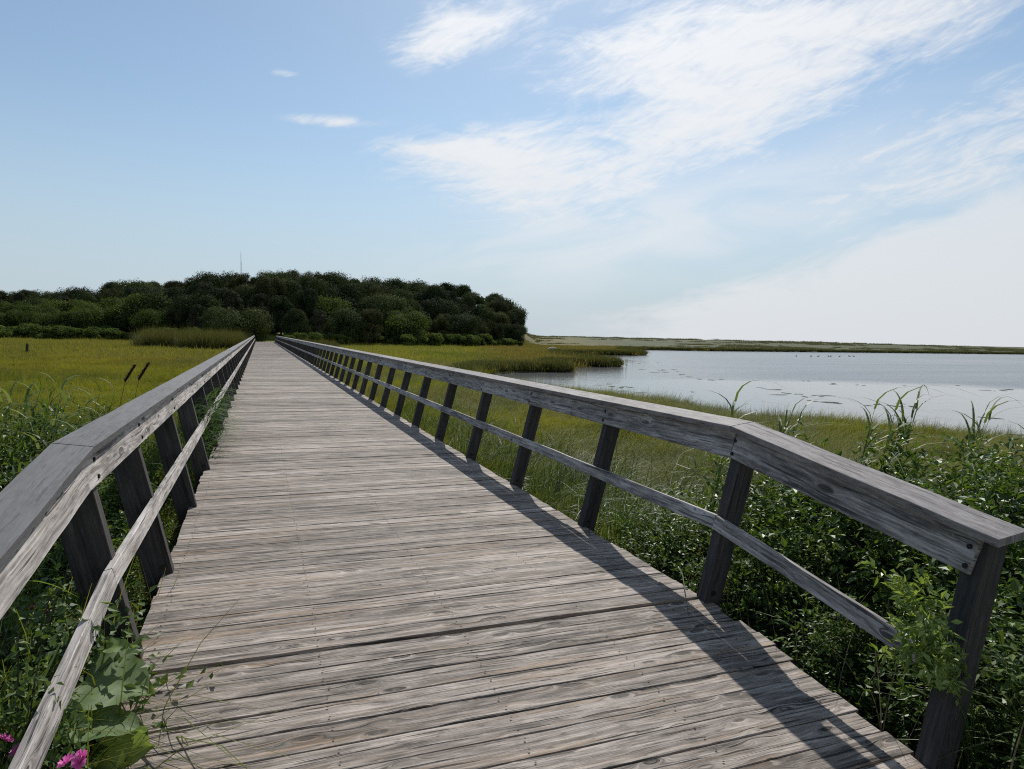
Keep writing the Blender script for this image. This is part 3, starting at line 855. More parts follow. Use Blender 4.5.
# low bright bushes at the foot of the wood
for a0, a1, n_, h0, h1, off, desc, where in (
        (-19, -7, 26, 1.1, 3.4, -5, 'olive green bush', 'in the left marsh hedge'),
        (-7, -1.6, 10, 2.0, 3.0, -3, 'green bush behind the reeds', 'left of the boardwalk end'),
        (2.0, 5.0, 6, 1.8, 2.8, -5, 'bright green bush', 'just right of the boardwalk end'),
        (5.0, 11.5, 9, 1.3, 2.2, -2, 'dull green bush', 'at the foot of the wood middle'),
        (11.5, 18.5, 14, 1.8, 3.4, -6, 'bright rounded bush', 'under the right half of the wood'),
        (18.5, 21.4, 7, 1.2, 2.0, -5, 'low green bush', 'under the right tip of the wood')):
    for k in range(n_):
        a = a0 + (a1 - a0) * (k + random.uniform(.1, .9)) / n_
        r = float(front(a)) + off + random.uniform(-4, 4)
        o = plant_tree('bush', r * math.sin(R(a)), r * math.cos(R(a)), random.uniform(h0, h1), None, f'bushes {where}', random.uniform(.85, 1.45))
        line_up(o, 'bush', desc, where)
name_lines()

# ------------------------------------------------------------------ reeds, far
reed_bed_t = []
for i in range(3):
    sp = Soup(); r_ = np.random.default_rng(300 + i)
    sp.add(tuft(310 + i, 60, 0.45, 2.3, 0.05, 0.22, 3, 0.18)); sp.add(tuft(320 + i, 60, 0.45, 1.6, 0.07, 0.6, 3, 0.3, az0=0))
    reed_bed_t.append(sp.mesh('tuft', leaf_mat('far reeds %s' % 'abc'[i], [(0.045, 0.060, 0.018), (0.085, 0.095, 0.030), (0.13, 0.10, 0.05)], 0.3, 0.7, 0.1)))
ra = np.radians(RNG.uniform(-8.2, -1.3, 900)); rr2 = RNG.uniform(92, 122, 900)
Pr = np.stack([rr2 * np.sin(ra), rr2 * np.cos(ra)], 1)
Pr = Pr[(Pr[:, 0] < -1.5) & (Pr[:, 1] > 84 + (Pr[:, 0] < -9) * 14)]
n = len(Pr); sc = RNG.uniform(.7, 1.15, n)
stuff_scatter('reed_bed', np.column_stack([Pr, height(Pr)]), zrot(n, .04), np.column_stack([sc] * 3), RNG.integers(0, 3, n), reed_bed_t)
ra = np.radians(RNG.uniform(1.2, 6, 160)); rr2 = RNG.uniform(108, 126, 160)
Pr = np.stack([rr2 * np.sin(ra), rr2 * np.cos(ra)], 1); Pr = Pr[Pr[:, 0] > 3.4]
n = len(Pr); sc = RNG.uniform(.4, .75, n)
stuff_scatter('reed_fringe', np.column_stack([Pr, height(Pr)]), zrot(n, .04), np.column_stack([sc] * 3), RNG.integers(0, 3, n), reed_bed_t)

# ------------------------------------------------------------------ near shrubs
def bez(a, c, b_, tt):
    tt = tt[:, None]
    return a * (1 - tt) ** 2 + 2 * c * tt * (1 - tt) + b_ * tt ** 2
def shrub_parts(seed, rx, h, n_tw, per, L, wl, leafm, stemm=None, droop=0.1, bare=0.42, smin=0.45):
    r = np.random.default_rng(seed)
    fol, st = Soup(), Soup()
    for k in range(n_tw):
        d = unit(r.normal(0, 1, 3) * np.array([1, 1, .9])); d[2] = abs(d[2]) * 1.0 + .02
        q = r.uniform(smin, 1.0) * (1 + .15 * math.sin(3.1 * math.atan2(d[1], d[0]) + seed))
        tip = np.array([d[0] * rx * q, d[1] * rx * q, h * (0.18 + .82 * d[2] * q)])
        b0 = np.array([r.normal(0, .1 * rx), r.normal(0, .1 * rx), -.05])
        cpt = np.array([tip[0] * .35, tip[1] * .35, tip[2] * .75])
        if k % 3 == 0:
            st.add(tube(bez(b0, cpt, tip, np.linspace(0, 1, 6)), np.linspace(.006, .0016, 6), 4))
        tt = r.uniform(bare, 1.02, per)
        P = bez(b0, cpt, tip, tt) + r.normal(0, .028, (per, 3))
        ax = unit(tip - cpt)
        out = unit(r.normal(0, 1, (per, 3)))
        D = unit(ax * .55 + out * .9 + np.array([0, 0, .12 - droop]))
        N = unit(np.array([0, 0, 1.0]) + r.normal(0, .55, (per, 3)) + ax * .3)
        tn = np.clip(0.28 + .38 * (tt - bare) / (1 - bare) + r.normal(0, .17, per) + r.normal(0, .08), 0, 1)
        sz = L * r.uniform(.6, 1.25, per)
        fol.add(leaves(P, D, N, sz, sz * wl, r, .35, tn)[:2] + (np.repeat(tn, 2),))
    f_ = fol.mesh('foliage', leafm)
    co = np.concatenate(fol.V); k_ = h / np.percentile(co[:, 2], 99.6); kx = rx / np.percentile(np.hypot(co[:, 0], co[:, 1]), 93)
    s_ = st.mesh('stems', stemm or M_BARK)
    for me in (f_, s_): me.transform(Matrix.Diagonal((kx, kx, k_, 1)))
    return f_, s_
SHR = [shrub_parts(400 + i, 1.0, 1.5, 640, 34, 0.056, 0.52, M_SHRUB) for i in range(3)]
def gz(x, y): return float(height(np.array([[x, y]]))[0])
def plant(name, parts, x, y, z, sc, label, cat, group=None, rot=None, loc_parts=('stems', 'foliage')):
    o = bpy.data.objects.new(name, None); COL.objects.link(o)
    o.location = (x, y, z); o.scale = sc if hasattr(sc, '__len__') else (sc, sc, sc)
    o.rotation_euler = (0, 0, random.uniform(0, 6.28) if rot is None else rot)
    tag(o, label, cat, group)
    for nm, me in zip(('foliage', 'stems'), parts):
        c = bpy.data.objects.new(nm, me); COL.objects.link(c); c.parent = o
    return o
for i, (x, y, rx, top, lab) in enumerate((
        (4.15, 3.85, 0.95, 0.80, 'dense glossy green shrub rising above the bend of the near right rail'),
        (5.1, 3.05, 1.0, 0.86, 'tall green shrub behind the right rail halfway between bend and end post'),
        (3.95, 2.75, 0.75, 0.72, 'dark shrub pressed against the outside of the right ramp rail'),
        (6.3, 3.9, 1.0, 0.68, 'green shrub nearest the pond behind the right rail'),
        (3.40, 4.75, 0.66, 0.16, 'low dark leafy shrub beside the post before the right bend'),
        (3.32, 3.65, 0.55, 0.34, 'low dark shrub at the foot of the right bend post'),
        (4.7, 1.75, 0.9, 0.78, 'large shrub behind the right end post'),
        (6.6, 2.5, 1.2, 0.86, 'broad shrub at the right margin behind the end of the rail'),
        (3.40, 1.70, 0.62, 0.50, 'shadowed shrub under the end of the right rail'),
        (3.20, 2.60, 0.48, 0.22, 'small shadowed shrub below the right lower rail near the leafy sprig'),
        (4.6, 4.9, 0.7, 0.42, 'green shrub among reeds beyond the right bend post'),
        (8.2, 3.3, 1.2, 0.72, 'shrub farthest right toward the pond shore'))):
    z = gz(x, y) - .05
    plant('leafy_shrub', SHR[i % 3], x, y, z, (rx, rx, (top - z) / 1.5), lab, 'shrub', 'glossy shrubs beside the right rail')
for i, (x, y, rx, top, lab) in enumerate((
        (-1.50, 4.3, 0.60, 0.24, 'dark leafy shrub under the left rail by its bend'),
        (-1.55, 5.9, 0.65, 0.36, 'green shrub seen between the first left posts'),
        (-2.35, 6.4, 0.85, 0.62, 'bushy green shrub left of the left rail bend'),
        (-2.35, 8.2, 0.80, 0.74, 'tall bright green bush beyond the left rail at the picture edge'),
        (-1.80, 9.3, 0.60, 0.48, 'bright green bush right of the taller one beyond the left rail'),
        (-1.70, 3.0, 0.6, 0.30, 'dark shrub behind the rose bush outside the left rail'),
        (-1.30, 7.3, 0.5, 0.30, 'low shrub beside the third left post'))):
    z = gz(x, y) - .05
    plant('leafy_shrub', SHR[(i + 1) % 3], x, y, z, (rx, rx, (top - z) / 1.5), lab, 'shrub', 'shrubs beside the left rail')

# ------------------------------------------------------------------ reeds, near
def reed_parts(seed, h, n_stem, n_leaf, wind=0.0, spread=0.10, L=0.5, wd=0.024, plume=False):
    r = np.random.default_rng(seed)
    fol, st = Soup(), Soup()
    for k in range(n_stem):
        hh = h * r.uniform(.72, 1.05)
        b0 = np.array([r.normal(0, spread), r.normal(0, spread), -.05])
        top = b0 + np.array([math.cos(wind) * hh * .13 + r.normal(0, .06), math.sin(wind) * hh * .13 + r.normal(0, .06), hh])
        cpt = b0 + np.array([0, 0, hh * .55])
        st.add(tube(bez(b0, cpt, top, np.linspace(0, 1, 7)), np.linspace(.0045, .0016, 7), 5))
        tt = np.linspace(.25, .99, n_leaf) + r.normal(0, .02, n_leaf)
        P = bez(b0, cpt, top, np.clip(tt, 0, 1))
        azm = r.normal(wind, .75, n_leaf) + np.where(r.uniform(0, 1, n_leaf) < .25, np.pi, 0)
        fol.add(blades(P, azm, L * r.uniform(.55, 1.05, n_leaf) * (1.1 - .35 * tt), r.uniform(.75, 1.5, n_leaf), wd * r.uniform(.7, 1.15, n_leaf), r, 6, 1.25))
    return fol.mesh('leaf', M_REED), st.mesh('stem', M_REED)
REED = [reed_parts(500 + i, 1.7, 9, 10, spread=.17, wd=.027) for i in range(3)] + [reed_parts(510, 1.9, 3, 11, 0.0, .05, .85, .022), reed_parts(511, 1.9, 3, 10, 0.1, .05, .80, .023)]
def reed(i, x, y, top, lab, group, rot=0.0, cat='reed'):
    z = gz(x, y) - .03
    sc = (top - z) / (1.75 if i < 3 else 2.05)
    o = bpy.data.objects.new('reed', None); COL.objects.link(o)
    o.location = (x, y, z); o.scale = (max(sc, .75),) * 2 + (sc,); o.rotation_euler = (0, 0, rot)
    tag(o, lab, cat, group)
    for nm, me in zip(('leaf', 'stem'), REED[i]):
        c = bpy.data.objects.new(nm, me); COL.objects.link(c); c.parent = o
for i, x, y, top, lab, rot in (
        (3, 4.0, 5.25, 1.26, 'tall pale reed bending right above the rail just past the right bend', -.5),
        (4, 4.45, 5.0, 0.98, 'slender reed just right of the tall pale one over the rail bend', -.3),
        (3, 4.5, 3.95, 1.30, 'tall reed with long arching leaves over the shrub tops before the pond', -.4),
        (4, 4.9, 4.1, 1.34, 'reed with high arching leaves standing between shrubs before the pond', -.2),
        (3, 5.0, 3.6, 1.22, 'reed drooping right over the shrub behind the ramp rail', -.6),
        (4, 5.6, 3.5, 1.2, 'reed near the right edge among the shrub tops', -.3),
        (3, 6.3, 3.2, 1.2, 'reed farthest right with bent leaves against the water', -.2),
        (4, 4.2, 4.75, 1.18, 'slim reed between the rail bend and the shrub tops', -.5),
        (3, 4.75, 4.35, 1.26, 'slim reed with a long blade bending right over the middle of the shrubs', -.3),
        (4, 5.4, 3.9, 1.26, 'tall thin reed behind the second shrub against the water', -.5),
        (3, 6.0, 3.6, 1.22, 'thin reed left of the farthest right one', -.4),
        (0, 3.75, 5.7, 0.12, 'clump of pale bent reeds beyond the second right post', -.4),
        (1, 4.1, 6.1, 0.20, 'broad clump of light reeds between the second post and the bend', -.5),
        (2, 3.5, 5.2, 0.02, 'low clump of reeds beside the deck between second post and bend', -.6),
        (0, 4.6, 5.9, 0.36, 'reed clump rising under the rail just left of the right bend post', -.2),
        (1, 3.3, 6.6, -0.12, 'short reeds beside the second right post', -.3),
        (2, 3.35, 4.1, 0.05, 'dark reeds in shade at the foot of the right bend post', -.2),
        (0, 3.15, 3.0, -0.02, 'shadowed reeds under the lower rail past the right bend', .2),
        (1, 3.2, 2.2, 0.30, 'shadowed reed clump beside the leafy sprig', .1),
        (2, 3.05, 1.75, 0.42, 'reed clump beside the right end post with one blade crossing it', 2.6),
        (0, 3.2, 8.4, -0.25, 'short reeds beside the third right post', -.3)):
    reed(i, x, y, top, lab, 'reeds beside the right rail', rot, 'reeds' if i < 3 else 'reed')
for i, x, y, top, lab, rot in (
        (0, -2.0, 7.7, 1.18, 'tall bright reed clump sticking up beyond the left rail', .3),
        (1, -2.5, 8.6, 1.0, 'reed clump right of the bright bush at the left picture edge', .4),
        (2, -3.2, 8.3, 1.15, 'tall reed clump at the far left edge above the bush', .2),
        (3, -1.9, 9.3, 0.86, 'single reed leaning right in front of the left meadow', .4),
        (1, -1.65, 6.6, 0.82, 'reed clump just outside the left cap rail beyond its bend', .3),
        (2, -2.2, 7.1, 1.02, 'bright grassy reed clump in front of the tall one beyond the left rail', .5),
        (0, -2.6, 7.6, 1.08, 'feathery reed clump at the left margin among the shrubs', .2),
        (1, -1.9, 8.4, 0.95, 'reed clump leaning right toward the two dark seed heads', .3),
        (2, -2.9, 9.2, 0.95, 'reed clump farther back at the left edge of the meadow', .2),
        (0, -1.45, 6.0, 0.55, 'reed clump touching the underside of the left cap rail', .2),
        (0, -1.25, 5.3, 0.28, 'green reed clump between the two nearest left posts', .2),
        (1, -1.35, 7.2, 0.40, 'reed clump beside the third left post', .2),
        (2, -1.2, 4.4, 0.05, 'shaded reed clump under the left rail bend', .4),
        (1, -1.7, 5.0, 0.45, 'reed clump below the left cap rail at its bend', .1),
        (0, -1.15, 9.6, 0.42, 'reed clump pushing through the left rail', .1),
        (2, -1.10, 11.0, 0.40, 'second reed clump pushing through the left rail farther on', .1)):
    reed(i, x, y, top, lab, 'reeds beside the left rail', rot, 'reeds' if i < 3 else 'reed')
# grass spilling through the left rail on to the deck
for q, (y0, y1, n_, lab) in enumerate(((8.7, 10.4, 230, 'dark long-leaved grass spilling through the left rail on to the planks'), (10.4, 12.8, 230, 'dark grass spilling through the left rail behind the nearer spill'))):
    r_ = np.random.default_rng(600 + q)
    sp = Soup()
    b0 = np.column_stack([r_.uniform(-.95, -.54, n_), r_.uniform(y0, y1, n_), r_.uniform(-.25, .60, n_)])
    sp.add(blades(b0, r_.normal(-.25, .45, n_), r_.uniform(.22, .42, n_), r_.uniform(.9, 1.6, n_), r_.uniform(.018, .032, n_), r_, 6, 1.3))
    b1 = np.column_stack([r_.uniform(-1.1, -.75, 40), r_.uniform(y0, y1, 40), np.full(40, -.9)])
    sp.add(blades(b1, r_.normal(0, .4, 40), r_.uniform(1.0, 1.6, 40), r_.uniform(.1, .35, 40), np.full(40, .010), r_, 5, 1.0))
    g_ = link('spilling_grass', sp.mesh('spilling_grass', M_SPILL)); tag(g_, lab, 'grass tuft', 'grass spilling through the left rail')
# dark feathery seed heads above the left rail
for q, (x, y, zt, lab) in enumerate(((-2.42, 14.0, .93, 'left one of two dark leaning seed heads above the left rail'), (-2.20, 14.0, .96, 'right one of two dark leaning seed heads above the left rail'), (-1.75, 22.0, .68, 'small dark seed head farther along above the left rail'))):
    o = bpy.data.objects.new('seed_head_reed', None); COL.objects.link(o); o.location = (x, y, gz(x, y))
    tag(o, lab, 'reed', 'seed heads above the left rail')
    h_ = zt - gz(x, y)
    sp = Soup(); sp.add(tube([(0, 0, 0), (.03, 0, h_ * .6), (.12, 0, h_ * .84)], [.006, .005, .004], 5))
    c = link('stem', sp.mesh('stem', M_REED), o)
    r_ = np.random.default_rng(610 + q); n_ = 300; tt = r_.uniform(0, 1, n_)
    sp = Soup(); P = np.column_stack([.12 + .17 * tt, r_.normal(0, .012, n_), h_ * .84 + (h_ * .16) * tt])
    sp.add(blades(P, r_.uniform(0, 6.28, n_), np.full(n_, .085), r_.uniform(.3, .9, n_), np.full(n_, .011), r_, 2))
    M_SEED = leaf_mat('seed head', [(0.035, 0.024, 0.018), (0.07, 0.05, 0.035)], .15, .8, .1) if q == 0 else M_SEED
    link('seed_head', sp.mesh('seed_head', M_SEED), o)
# dead stalks in the shade beside the right edge of the deck
n_ = 260; r_ = np.random.default_rng(620)
b0 = np.column_stack([r_.uniform(2.72, 3.6, n_), r_.uniform(.8, 5.6, n_), np.zeros(n_)]); b0[:, 2] = height(b0[:, :2])
sp = Soup(); sp.add(blades(b0, r_.uniform(0, 6.28, n_), r_.uniform(.35, .95, n_), r_.uniform(.05, .5, n_), r_.uniform(.005, .010, n_), r_, 4))
tag(link('dry_stalks', sp.mesh('dry_stalks', M_DRY)), kind='stuff')
n_ = 500
b0 = np.column_stack([r_.uniform(-1.9, -.80, n_), r_.uniform(3.6, 8.0, n_), np.zeros(n_)]); b0[:, 2] = height(b0[:, :2])
sp = Soup(); sp.add(blades(b0, r_.uniform(0, 6.28, n_), r_.uniform(.35, .9, n_), r_.uniform(.1, .8, n_), r_.uniform(.006, .014, n_), r_, 4))
tag(link('rank_grass', sp.mesh('rank_grass', M_REED)), kind='stuff')

# ------------------------------------------------------------------ rose bush at the near left corner
rb = shrub_parts(700, 0.50, 0.95, 430, 34, 0.038, 0.62, M_ROSE, smin=.35)
rx, ry = -0.98, 3.30
rose = plant('rose_bush', rb, rx, ry, gz(rx, ry), (1.0, 1.15, 1.0), 'leafy rose bush with pink flowers at the near left corner under the rail', 'rose bush', rot=0.0)
rb2 = shrub_parts(701, 0.30, 0.85, 200, 30, 0.036, 0.62, M_ROSE, smin=.35)
fo2 = rb2[0]
rose2 = plant('rose_bush', rb2, -.78, 2.66, gz(-.74, 2.4), (.72, .72, 1.06), 'smaller rose bush growing through the lower left rail', 'rose bush', rot=0.0)
def flower(loc, sz, seed, parent):
    r_ = np.random.default_rng(seed)
    V = []; F = []; T = []; n = 0
    for ring, (np_, rad, up) in enumerate(((5, 1.0, .28), (5, .8, .55), (4, .45, .75))):
        for k in range(np_):
            a = 6.283 * (k + .5 * ring) / np_ + r_.normal(0, .12)
            for i in range(4):
                for j in range(5):
                    s_ = i / 3; w_ = (j / 4 - .5)
                    wid = (0.25 + 0.95 * math.sin(min(1, s_ * 1.05) * 1.75)) * .62 * rad
                    rr_ = rad * s_ * (1 - .12 * abs(w_) * 2 + .06 * math.cos(w_ * 12))
                    zz = up * (s_ ** 1.4) * .75 + abs(w_) * .22 * s_ + r_.normal(0, .03)
                    cx, cy = math.cos(a), math.sin(a)
                    V.append(((cx * rr_ - cy * w_ * wid) * sz, (cy * rr_ + cx * w_ * wid) * sz, zz * sz))
            tn = r_.uniform(.1, .9)
            for i in range(3):
                for j in range(4):
                    q = n + i * 5 + j; F.append((q, q + 1, q + 6, q + 5)); T.append(min(1, max(0, tn + .12 * (i - 1))))
            n += 20
    o = link('flower', mesh_np('flower', V, F, M_PETAL, None, {'tint': T}, True), parent)
    o.location = (Vector(loc) - parent.location); o.location = (o.location.x / parent.scale.x, o.location.y / parent.scale.y, o.location.z / parent.scale.z)
    o.rotation_euler = (r_.normal(-.5, .2), r_.normal(.35, .2), r_.uniform(0, 6))
    return o
flower((-.745, 2.54, .215), .038, 1, rose2); flower((-.775, 2.53, .265), .034, 2, rose2); flower((-.505, 2.10, .400), .033, 3, rose2); flower((-.485, 2.16, .365), .033, 4, rose2)
M_HIP, t, b = new_mat('rose hip'); bs(t, b, (0.16, 0.035, 0.02), 0.45)
def hip(loc, parent):
    sp = Soup()
    sp.add(tube([(0, 0, -.012), (0, 0, -.008), (0, 0, 0), (0, 0, .008), (0, 0, .013), (0, 0, .024)], [.001, .008, .0105, .008, .003, .001], 8))
    o = link('rose_hip', sp.mesh('rose_hip', M_HIP, True), parent)
    o.location = [(a - c) / d for a, c, d in zip(loc, parent.location, parent.scale)]
hip((-.99, 3.62, .31), rose); hip((-.95, 3.68, .26), rose)

# ------------------------------------------------------------------ broad-leaved plant by the left edge of the deck
def broad_leaf(L, W_, seed, wav=1.0):
    r_ = np.random.default_rng(seed); ph = r_.uniform(0, 6, 4)
    nu, nv = 14, 10
    V = []; F = []; T = []
    for i in range(nu + 1):
        s_ = i / nu
        wd = W_ * (math.sin(math.pi * min(1, (s_ + .06) ** .62 * .985)) ** .75) * (1 + .10 * math.sin(s_ * 17 + ph[0]) * wav)
        for j in range(nv + 1):
            q = (j / nv - .5) * 2
            ed = abs(q)
            z_ = .10 * L * ed ** 1.5 - .30 * L * s_ ** 2.2 + wav * .045 * L * ed * math.sin(s_ * 15 + ph[1] + (2 if q > 0 else 0)) - .02 * L * math.exp(-(q * 7) ** 2) - .010 * L * math.cos(s_ * 34 - ed * 9) * (1 - ed * .4)
            V.append((s_ * L - .06 * L * ed * (1 if s_ < .3 else 0), q * wd * .5, z_))
    for i in range(nu):
        for j in range(nv):
            a = i * (nv + 1) + j
            F.append((a, a + 1, a + nv + 2, a + nv + 1)); T.append(min(1, max(0, .36 + .30 * (math.cos((i + .5) / nu * 34 - abs((j + .5) / nv - .5) * 18) > .72) + .3 * (1 - abs(j - nv / 2 + .5) / nv * 2) ** 6 + r_.normal(0, .05))))
    return V, F, T
bp = bpy.data.objects.new('broad_leaved_plant', None); COL.objects.link(bp); bp.location = (-.70, 2.95, gz(-.7, 2.95))
tag(bp, 'plant with large pale wavy leaves growing over the left edge of the deck', 'plant')
TILT = (8, 0, 66, 20, 30, 60, 10, 5)
for i, (lx, ly, lz, L, W_, yaw, pit, tn) in enumerate((
        (-.660, 3.02, .200, .25, .27, -.25, -.10, .45), (-.65, 2.80, .125, .23, .22, .05, .05, .35), (-.585, 2.88, .000, .19, .15, -.50, .10, .85), (-.60, 3.12, .285, .10, .06, -.1, .2, .75),
        (-.68, 2.72, .17, .11, .08, .6, .2, .55), (-.66, 2.66, .03, .14, .10, -.9, .0, .5), (-.70, 2.78, .23, .10, .05, -.4, .1, .6), (-.60, 2.62, -.02, .15, .11, -.2, .1, .6))):
    V, F, T = broad_leaf(L, W_, 30 + i)
    T = [min(1, max(0, x + tn - .45)) for x in T]
    o = link('leaf', mesh_np('leaf', V, F, M_BROAD, None, {'tint': T}, True), bp)
    o.location = Vector((lx, ly, lz)) - bp.location
    o.rotation_euler = (R(TILT[i]) + random.uniform(-.1, .1), -pit * .4, yaw * .8); o.scale = (1.05, 1.4, 1.0)
    sp = Soup(); e = np.array(o.location); sp.add(tube([(random.uniform(-.05, .05), random.uniform(-.05, .05), 0), e * np.array([.5, .5, .7]), e], [.005, .004, .003], 5))
    link('leaf_stalk', sp.mesh('leaf_stalk', M_REED, True), bp)

# single long blades in the near left corner and one lying over the deck edge
def long_blade(pts, wd, label):
    pts = np.array(pts, float); n = 9
    P = bez(pts[0], pts[1], pts[2], np.linspace(0, 1, n))
    V = []; F = []
    for i in range(n):
        d = unit(P[min(i + 1, n - 1)] - P[max(i - 1, 0)]); sd = unit(np.cross(d, np.array([.3, .9, .35])))
        ww = wd * (1 - (i / (n - 1)) ** 2.2) * .5 + .0005
        V += [P[i] - sd * ww, P[i] + np.array([0, 0, -ww * .5]), P[i] + sd * ww]
    for i in range(n - 1):
        for j in range(2): F.append((i * 3 + j, i * 3 + j + 1, i * 3 + j + 4, i * 3 + j + 3))
    tag(link('grass_blade', mesh_np('grass_blade', V, F, M_SPRIG, None, {'tint': np.full(len(F), .35)}, True)), label, 'grass blade', 'single grass blades by the left rail')
long_blade([(-.80, 2.52, .05), (-.86, 2.62, .35), (-.85, 2.80, .60)], .013, 'upright light green grass blade beside the pink flowers at the left margin')
long_blade([(-.80, 2.55, .10), (-.74, 2.62, .33), (-.66, 2.78, .50)], .016, 'slanting light green grass blade crossing in front of the rose bush')
long_blade([(-.66, 3.55, -.06), (-.55, 3.72, .10), (-.42, 3.95, .09)], .008, 'thin pale grass blade arching over the left deck edge')
long_blade([(-.95, 2.9, .60), (-.86, 3.0, .72), (-.70, 3.15, .50)], .010, 'green blade hanging down under the left face board')

# leafy sprig poking through the right ramp rail
def sprig(seed):
    r_ = np.random.default_rng(seed); fol, st = Soup(), Soup()
    for k in range(27):
        tip = np.array([r_.normal(-.27, .085), r_.normal(-.04, .095), r_.uniform(.74, 1.10)])
        b0 = np.array([.20, r_.normal(0, .02), -.1]); cp = np.array([.12, r_.normal(0, .05), tip[2] * .7])
        st.add(tube(bez(b0, cp, tip, np.linspace(0, 1, 7)), np.linspace(.0035, .0010, 7), 4))
        n = 30; tt = r_.uniform(.72, 1.03, n); P = bez(b0, cp, tip, tt) + r_.normal(0, .008, (n, 3))
        D = unit(unit(tip - cp) * .7 + r_.normal(0, .75, (n, 3))); N = unit(np.array([0, 0, 1.]) + r_.normal(0, .5, (n, 3)))
        sz = r_.uniform(.032, .060, n)
        fol.add(leaves(P, D, N, sz, sz * .42, r_, .35, np.clip(r_.normal(.5, .25, n), 0, 1)))
    return fol.mesh('foliage', M_SPRIG), st.mesh('stems', M_REED)
plant('leafy_sprig', sprig(800), 2.74, 1.93, -.44, (.95, .95, 1.02), 'light green leafy sprig poking through the right ramp rail', 'sprig', rot=0.0)
plant('leafy_sprig', sprig(801), 3.05, 1.82, -.62, (.8, .8, .75), 'dim leafy sprig low beside the right end post', 'sprig', rot=1.0)

# ------------------------------------------------------------------ far things
def bm_obj(name, fn, mat, parent=None, smooth=False):
    import bmesh
    bm = bmesh.new(); fn(bm, bmesh)
    me = bpy.data.meshes.new(name); bm.to_mesh(me); bm.free(); me.materials.append(mat)
    if smooth:
        for p in me.polygons: p.use_smooth = True
    return link(name, me, parent)
# marker post on the left marsh
x, y = -19.5, 72.0
sp = Soup(); sp.add(tube([(0, 0, -.4), (0, 0, .5), (.03, 0, 1.05), (.03, 0, 1.15)], [.12, .12, .11, .06], 8)); sp.add(tube([(0, -.13, .55), (.3, -.16, .52)], [.04, .03], 5))
o = link('marker_post', sp.mesh('marker_post', M_POST)); o.location = (x, y, gz(x, y)); tag(o, 'short dark weathered stake standing alone in the left meadow', 'post')
# pale driftwood
sp = Soup(); sp.add(tube([(-1.0, 0, .12), (-.5, .05, .32), (.1, 0, .42), (.6, -.04, .34), (1.05, 0, .22)], [.10, .24, .28, .22, .08], 9)); sp.add(tube([(.3, 0, .5), (.55, .1, .75)], [.08, .03], 6))
M_DRIFT, t, b = new_mat('pale driftwood'); bs(t, b, t.ramp(t.noise(t.node('ShaderNodeTexCoord').outputs['Object'], 5.0, 4, .6), [(.3, (.34, .30, .25)), (.7, (.55, .51, .46))]), .85)
o = link('driftwood', sp.mesh('driftwood', M_DRIFT, True)); x, y = 55.0, 124.0; o.location = (x, y, gz(x, y) + .12); o.rotation_euler = (0, .04, -.35); tag(o, 'small pale lump of driftwood on the brown marsh beside the wood', 'driftwood')
# water birds
M_BIRD, t, b = new_mat('bird feathers'); bs(t, b, t.ramp(t.noise(t.node('ShaderNodeTexCoord').outputs['Object'], 7.0, 2, .5), [(.4, (.07, .06, .055)), (.6, (.17, .15, .13))]), .7)
sp = Soup()
sp.add(tube([(-.42, 0, .16), (-.32, 0, .13), (-.15, 0, .10), (.05, 0, .10), (.20, 0, .14), (.25, 0, .24), (.26, 0, .34), (.30, 0, .39), (.37, 0, .375), (.45, 0, .355)], [.01, .07, .13, .14, .10, .055, .05, .062, .04, .012], 8))
bird = sp.mesh('water_bird', M_BIRD, True)
for k, (bx, by, rz, lab) in enumerate(((109, 115.5, .3, 'dark water bird, leftmost of the flock far out on the pond'), (113.6, 116, .1, 'dark water bird, second from the left of the distant flock'), (116, 116.4, -.2, 'dark water bird third from left in the distant flock'), (119.5, 117, .4, 'dark water bird at the left of the close bunch in the flock'),
                                      (121.0, 117.8, 0, 'dark water bird in the middle of the close bunch'), (123.0, 117.2, .2, 'dark water bird at the right of the close bunch'), (129.0, 120, 2.9, 'left one of the two water birds at the right of the flock'), (131.4, 121, 3.0, 'rightmost water bird of the distant flock'))):
    o = link('water_bird', bird); o.location = (bx, by, -1.21); o.rotation_euler = (0, 0, rz); o.scale = (.8,) * 3; tag(o, lab, 'bird', 'water birds on the pond')
# radio mast behind the wood
M_MAST, t, b = new_mat('galvanised steel'); bs(t, b, (.32, .33, .35), .5, None, .5, .7)
mr = bpy.data.objects.new('radio_mast', None); COL.objects.link(mr)
ma = math.atan2(-0.02443, 1.0874); md_ = 420.0; mh = 44.5
mr.location = (md_ * math.sin(ma), md_ * math.cos(ma), 3.0); tag(mr, 'thin grey lattice radio mast rising above the wood', 'mast')
for k in range(3):
    a = 2.094 * k
    sp = Soup(); sp.add(tube([(math.cos(a) * .42, math.sin(a) * .42, 0), (math.cos(a) * .16, math.sin(a) * .16, mh - 6)], [.09, .07], 5)); link('leg', sp.mesh('leg', M_MAST), mr)
sp = Soup()
for k in range(26):
    z0_ = k * 1.45; z1_ = z0_ + 1.45; f0 = .42 - .26 * z0_ / 38.5; f1 = .42 - .26 * z1_ / 38.5
    for q in range(3):
        a, c_ = 2.094 * q, 2.094 * (q + 1)
        sp.add(tube([(math.cos(a) * f0, math.sin(a) * f0, z0_), (math.cos(c_) * f1, math.sin(c_) * f1, z1_)], [.035, .035], 4))
link('bracing', sp.mesh('bracing', M_MAST), mr)
sp = Soup(); sp.add(tube([(0, 0, mh - 7), (0, 0, mh - 2), (0, 0, mh)], [.16, .12, .05], 6)); link('antenna', sp.mesh('antenna', M_MAST), mr)

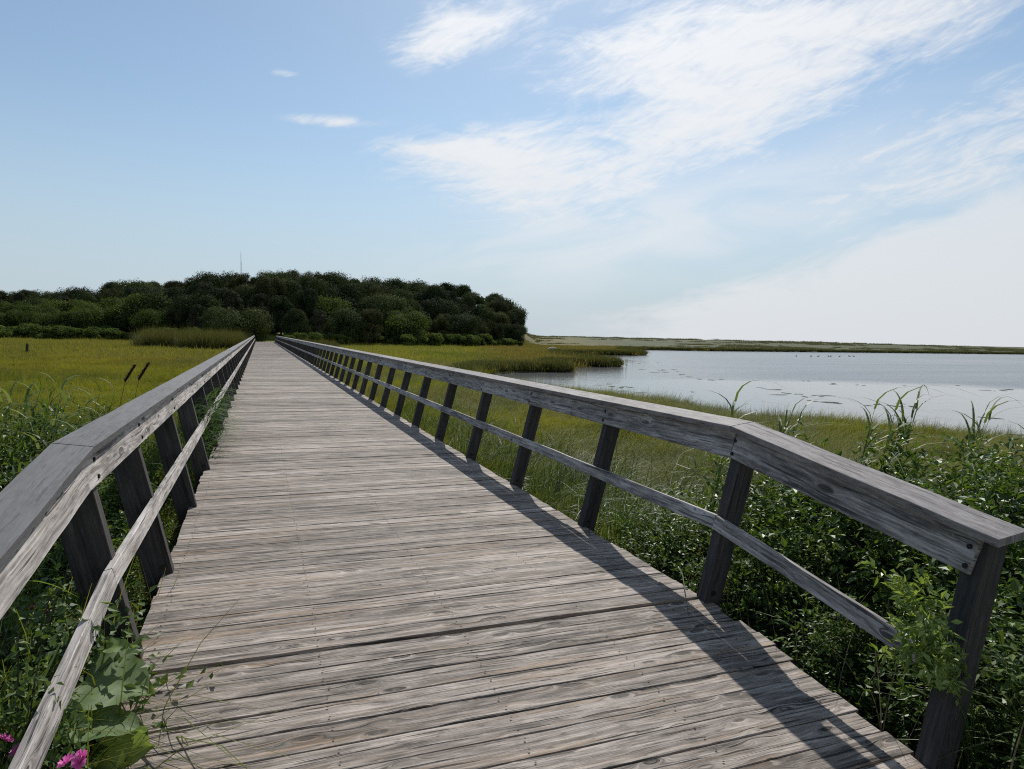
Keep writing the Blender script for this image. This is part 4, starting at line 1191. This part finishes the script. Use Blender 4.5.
# floating weed in the calm shallows (stuff)
r_ = np.random.default_rng(900); V = []; F = []; n = 0
P = np.column_stack([r_.uniform(18, 100, 5200), r_.uniform(14, 120, 5200)])
sd = shore_sd(P); cf = fnoise(P, .35, 6) + .5 * fnoise(P, 1.3, 7)
dd_ = .42 * P[:, 0] + .80 * P[:, 1]; xs_ = P[:, 0] - .52 * (P[:, 1] - 40)
P = P[(sd > .6) & (cf > .42) & ((dd_ < 48) | (xs_ < 30))]
for p in P:
    k_ = 8; an = r_.uniform(0, 6.28); a_, b_ = r_.uniform(.14, .65), r_.uniform(.06, .22)
    rad = r_.uniform(.6, 1.2, k_)
    pts = [(p[0] + math.cos(an) * a_ * rad[q] * math.cos(6.283 * q / k_) - math.sin(an) * b_ * rad[q] * math.sin(6.283 * q / k_), p[1] + math.sin(an) * a_ * rad[q] * math.cos(6.283 * q / k_) + math.cos(an) * b_ * rad[q] * math.sin(6.283 * q / k_), -1.194) for q in range(k_)]
    V += pts + [(p[0], p[1], -1.180)]
    for q in range(0, k_, 2): F.append((n + 8, n + q, n + q + 1, n + (q + 2) % k_))
    n += 9
M_WEED, t, b = new_mat('floating weed'); bs(t, b, (.055, .06, .045), .9, None, .1)
tag(link('floating_weed', mesh_np('floating_weed', V, F, M_WEED)), kind='stuff')

# low scrub scattered over the far dunes (stuff)
M_DUNE = leaf_mat('dune scrub', [(0.075, 0.085, 0.042), (0.115, 0.120, 0.064), (0.16, 0.155, 0.092)], 0.25, 0.8, 0.1)
dune_t = [tuft_mesh('tuft', M_DUNE, 60 + i, 110, 0.5, 0.6, 0.05, 0.3, 2) for i in range(3)]
Ps = np.concatenate([sector(4200, 165, 330, 21.5, 72), sector(3800, 330, 650, 21.5, 72)])
Ps = Ps[(shore_sd(Ps) < -6) & (fnoise(Ps * np.array([.5, 1.6]), .06, 12) > .15)]
n = len(Ps); sc = RNG.uniform(.9, 2.2, n) * np.clip(np.hypot(Ps[:, 0], Ps[:, 1]) / 260, .8, 2)
stuff_scatter('dune_scrub', np.column_stack([Ps, height(Ps)]), zrot(n), np.column_stack([sc, sc, sc * .34]), RNG.integers(0, 3, n), dune_t)

# taller rank grass close beside the boardwalk (stuff)
M_TALL = leaf_mat('tall marsh grass', [(0.030, 0.058, 0.014), (0.070, 0.115, 0.028), (0.13, 0.165, 0.055)], 0.4, 0.55, 0.2)
tall_t = [tuft_mesh('tuft', M_TALL, 80 + i, 46, 0.10, 0.85, 0.013, 0.55, 5, hvar=.3, az0=-.3) for i in range(4)]
pt = np.column_stack([3.2 + np.abs(RNG.normal(0, 1.0, 620)), RNG.uniform(4.2, 24, 620)])
pt2 = np.column_stack([-1.3 - np.abs(RNG.normal(0, .8, 420)), RNG.uniform(4.5, 30, 420)])
pt = pt[RNG.uniform(0, 1, len(pt)) < np.clip(1.5 - pt[:, 1] / 14, .10, 1)]
pt = np.concatenate([pt, pt2[RNG.uniform(0, 1, len(pt2)) < np.clip(1.6 - pt2[:, 1] / 16, .15, 1)]])
n = len(pt); sc = RNG.uniform(.55, 1.1, n)
rt = zrot(n); rt[:, 2] = RNG.normal(0, .7, n)
stuff_scatter('tall_grass', np.column_stack([pt, height(pt)]), rt, np.column_stack([sc] * 3), RNG.integers(0, 4, n), tall_t)
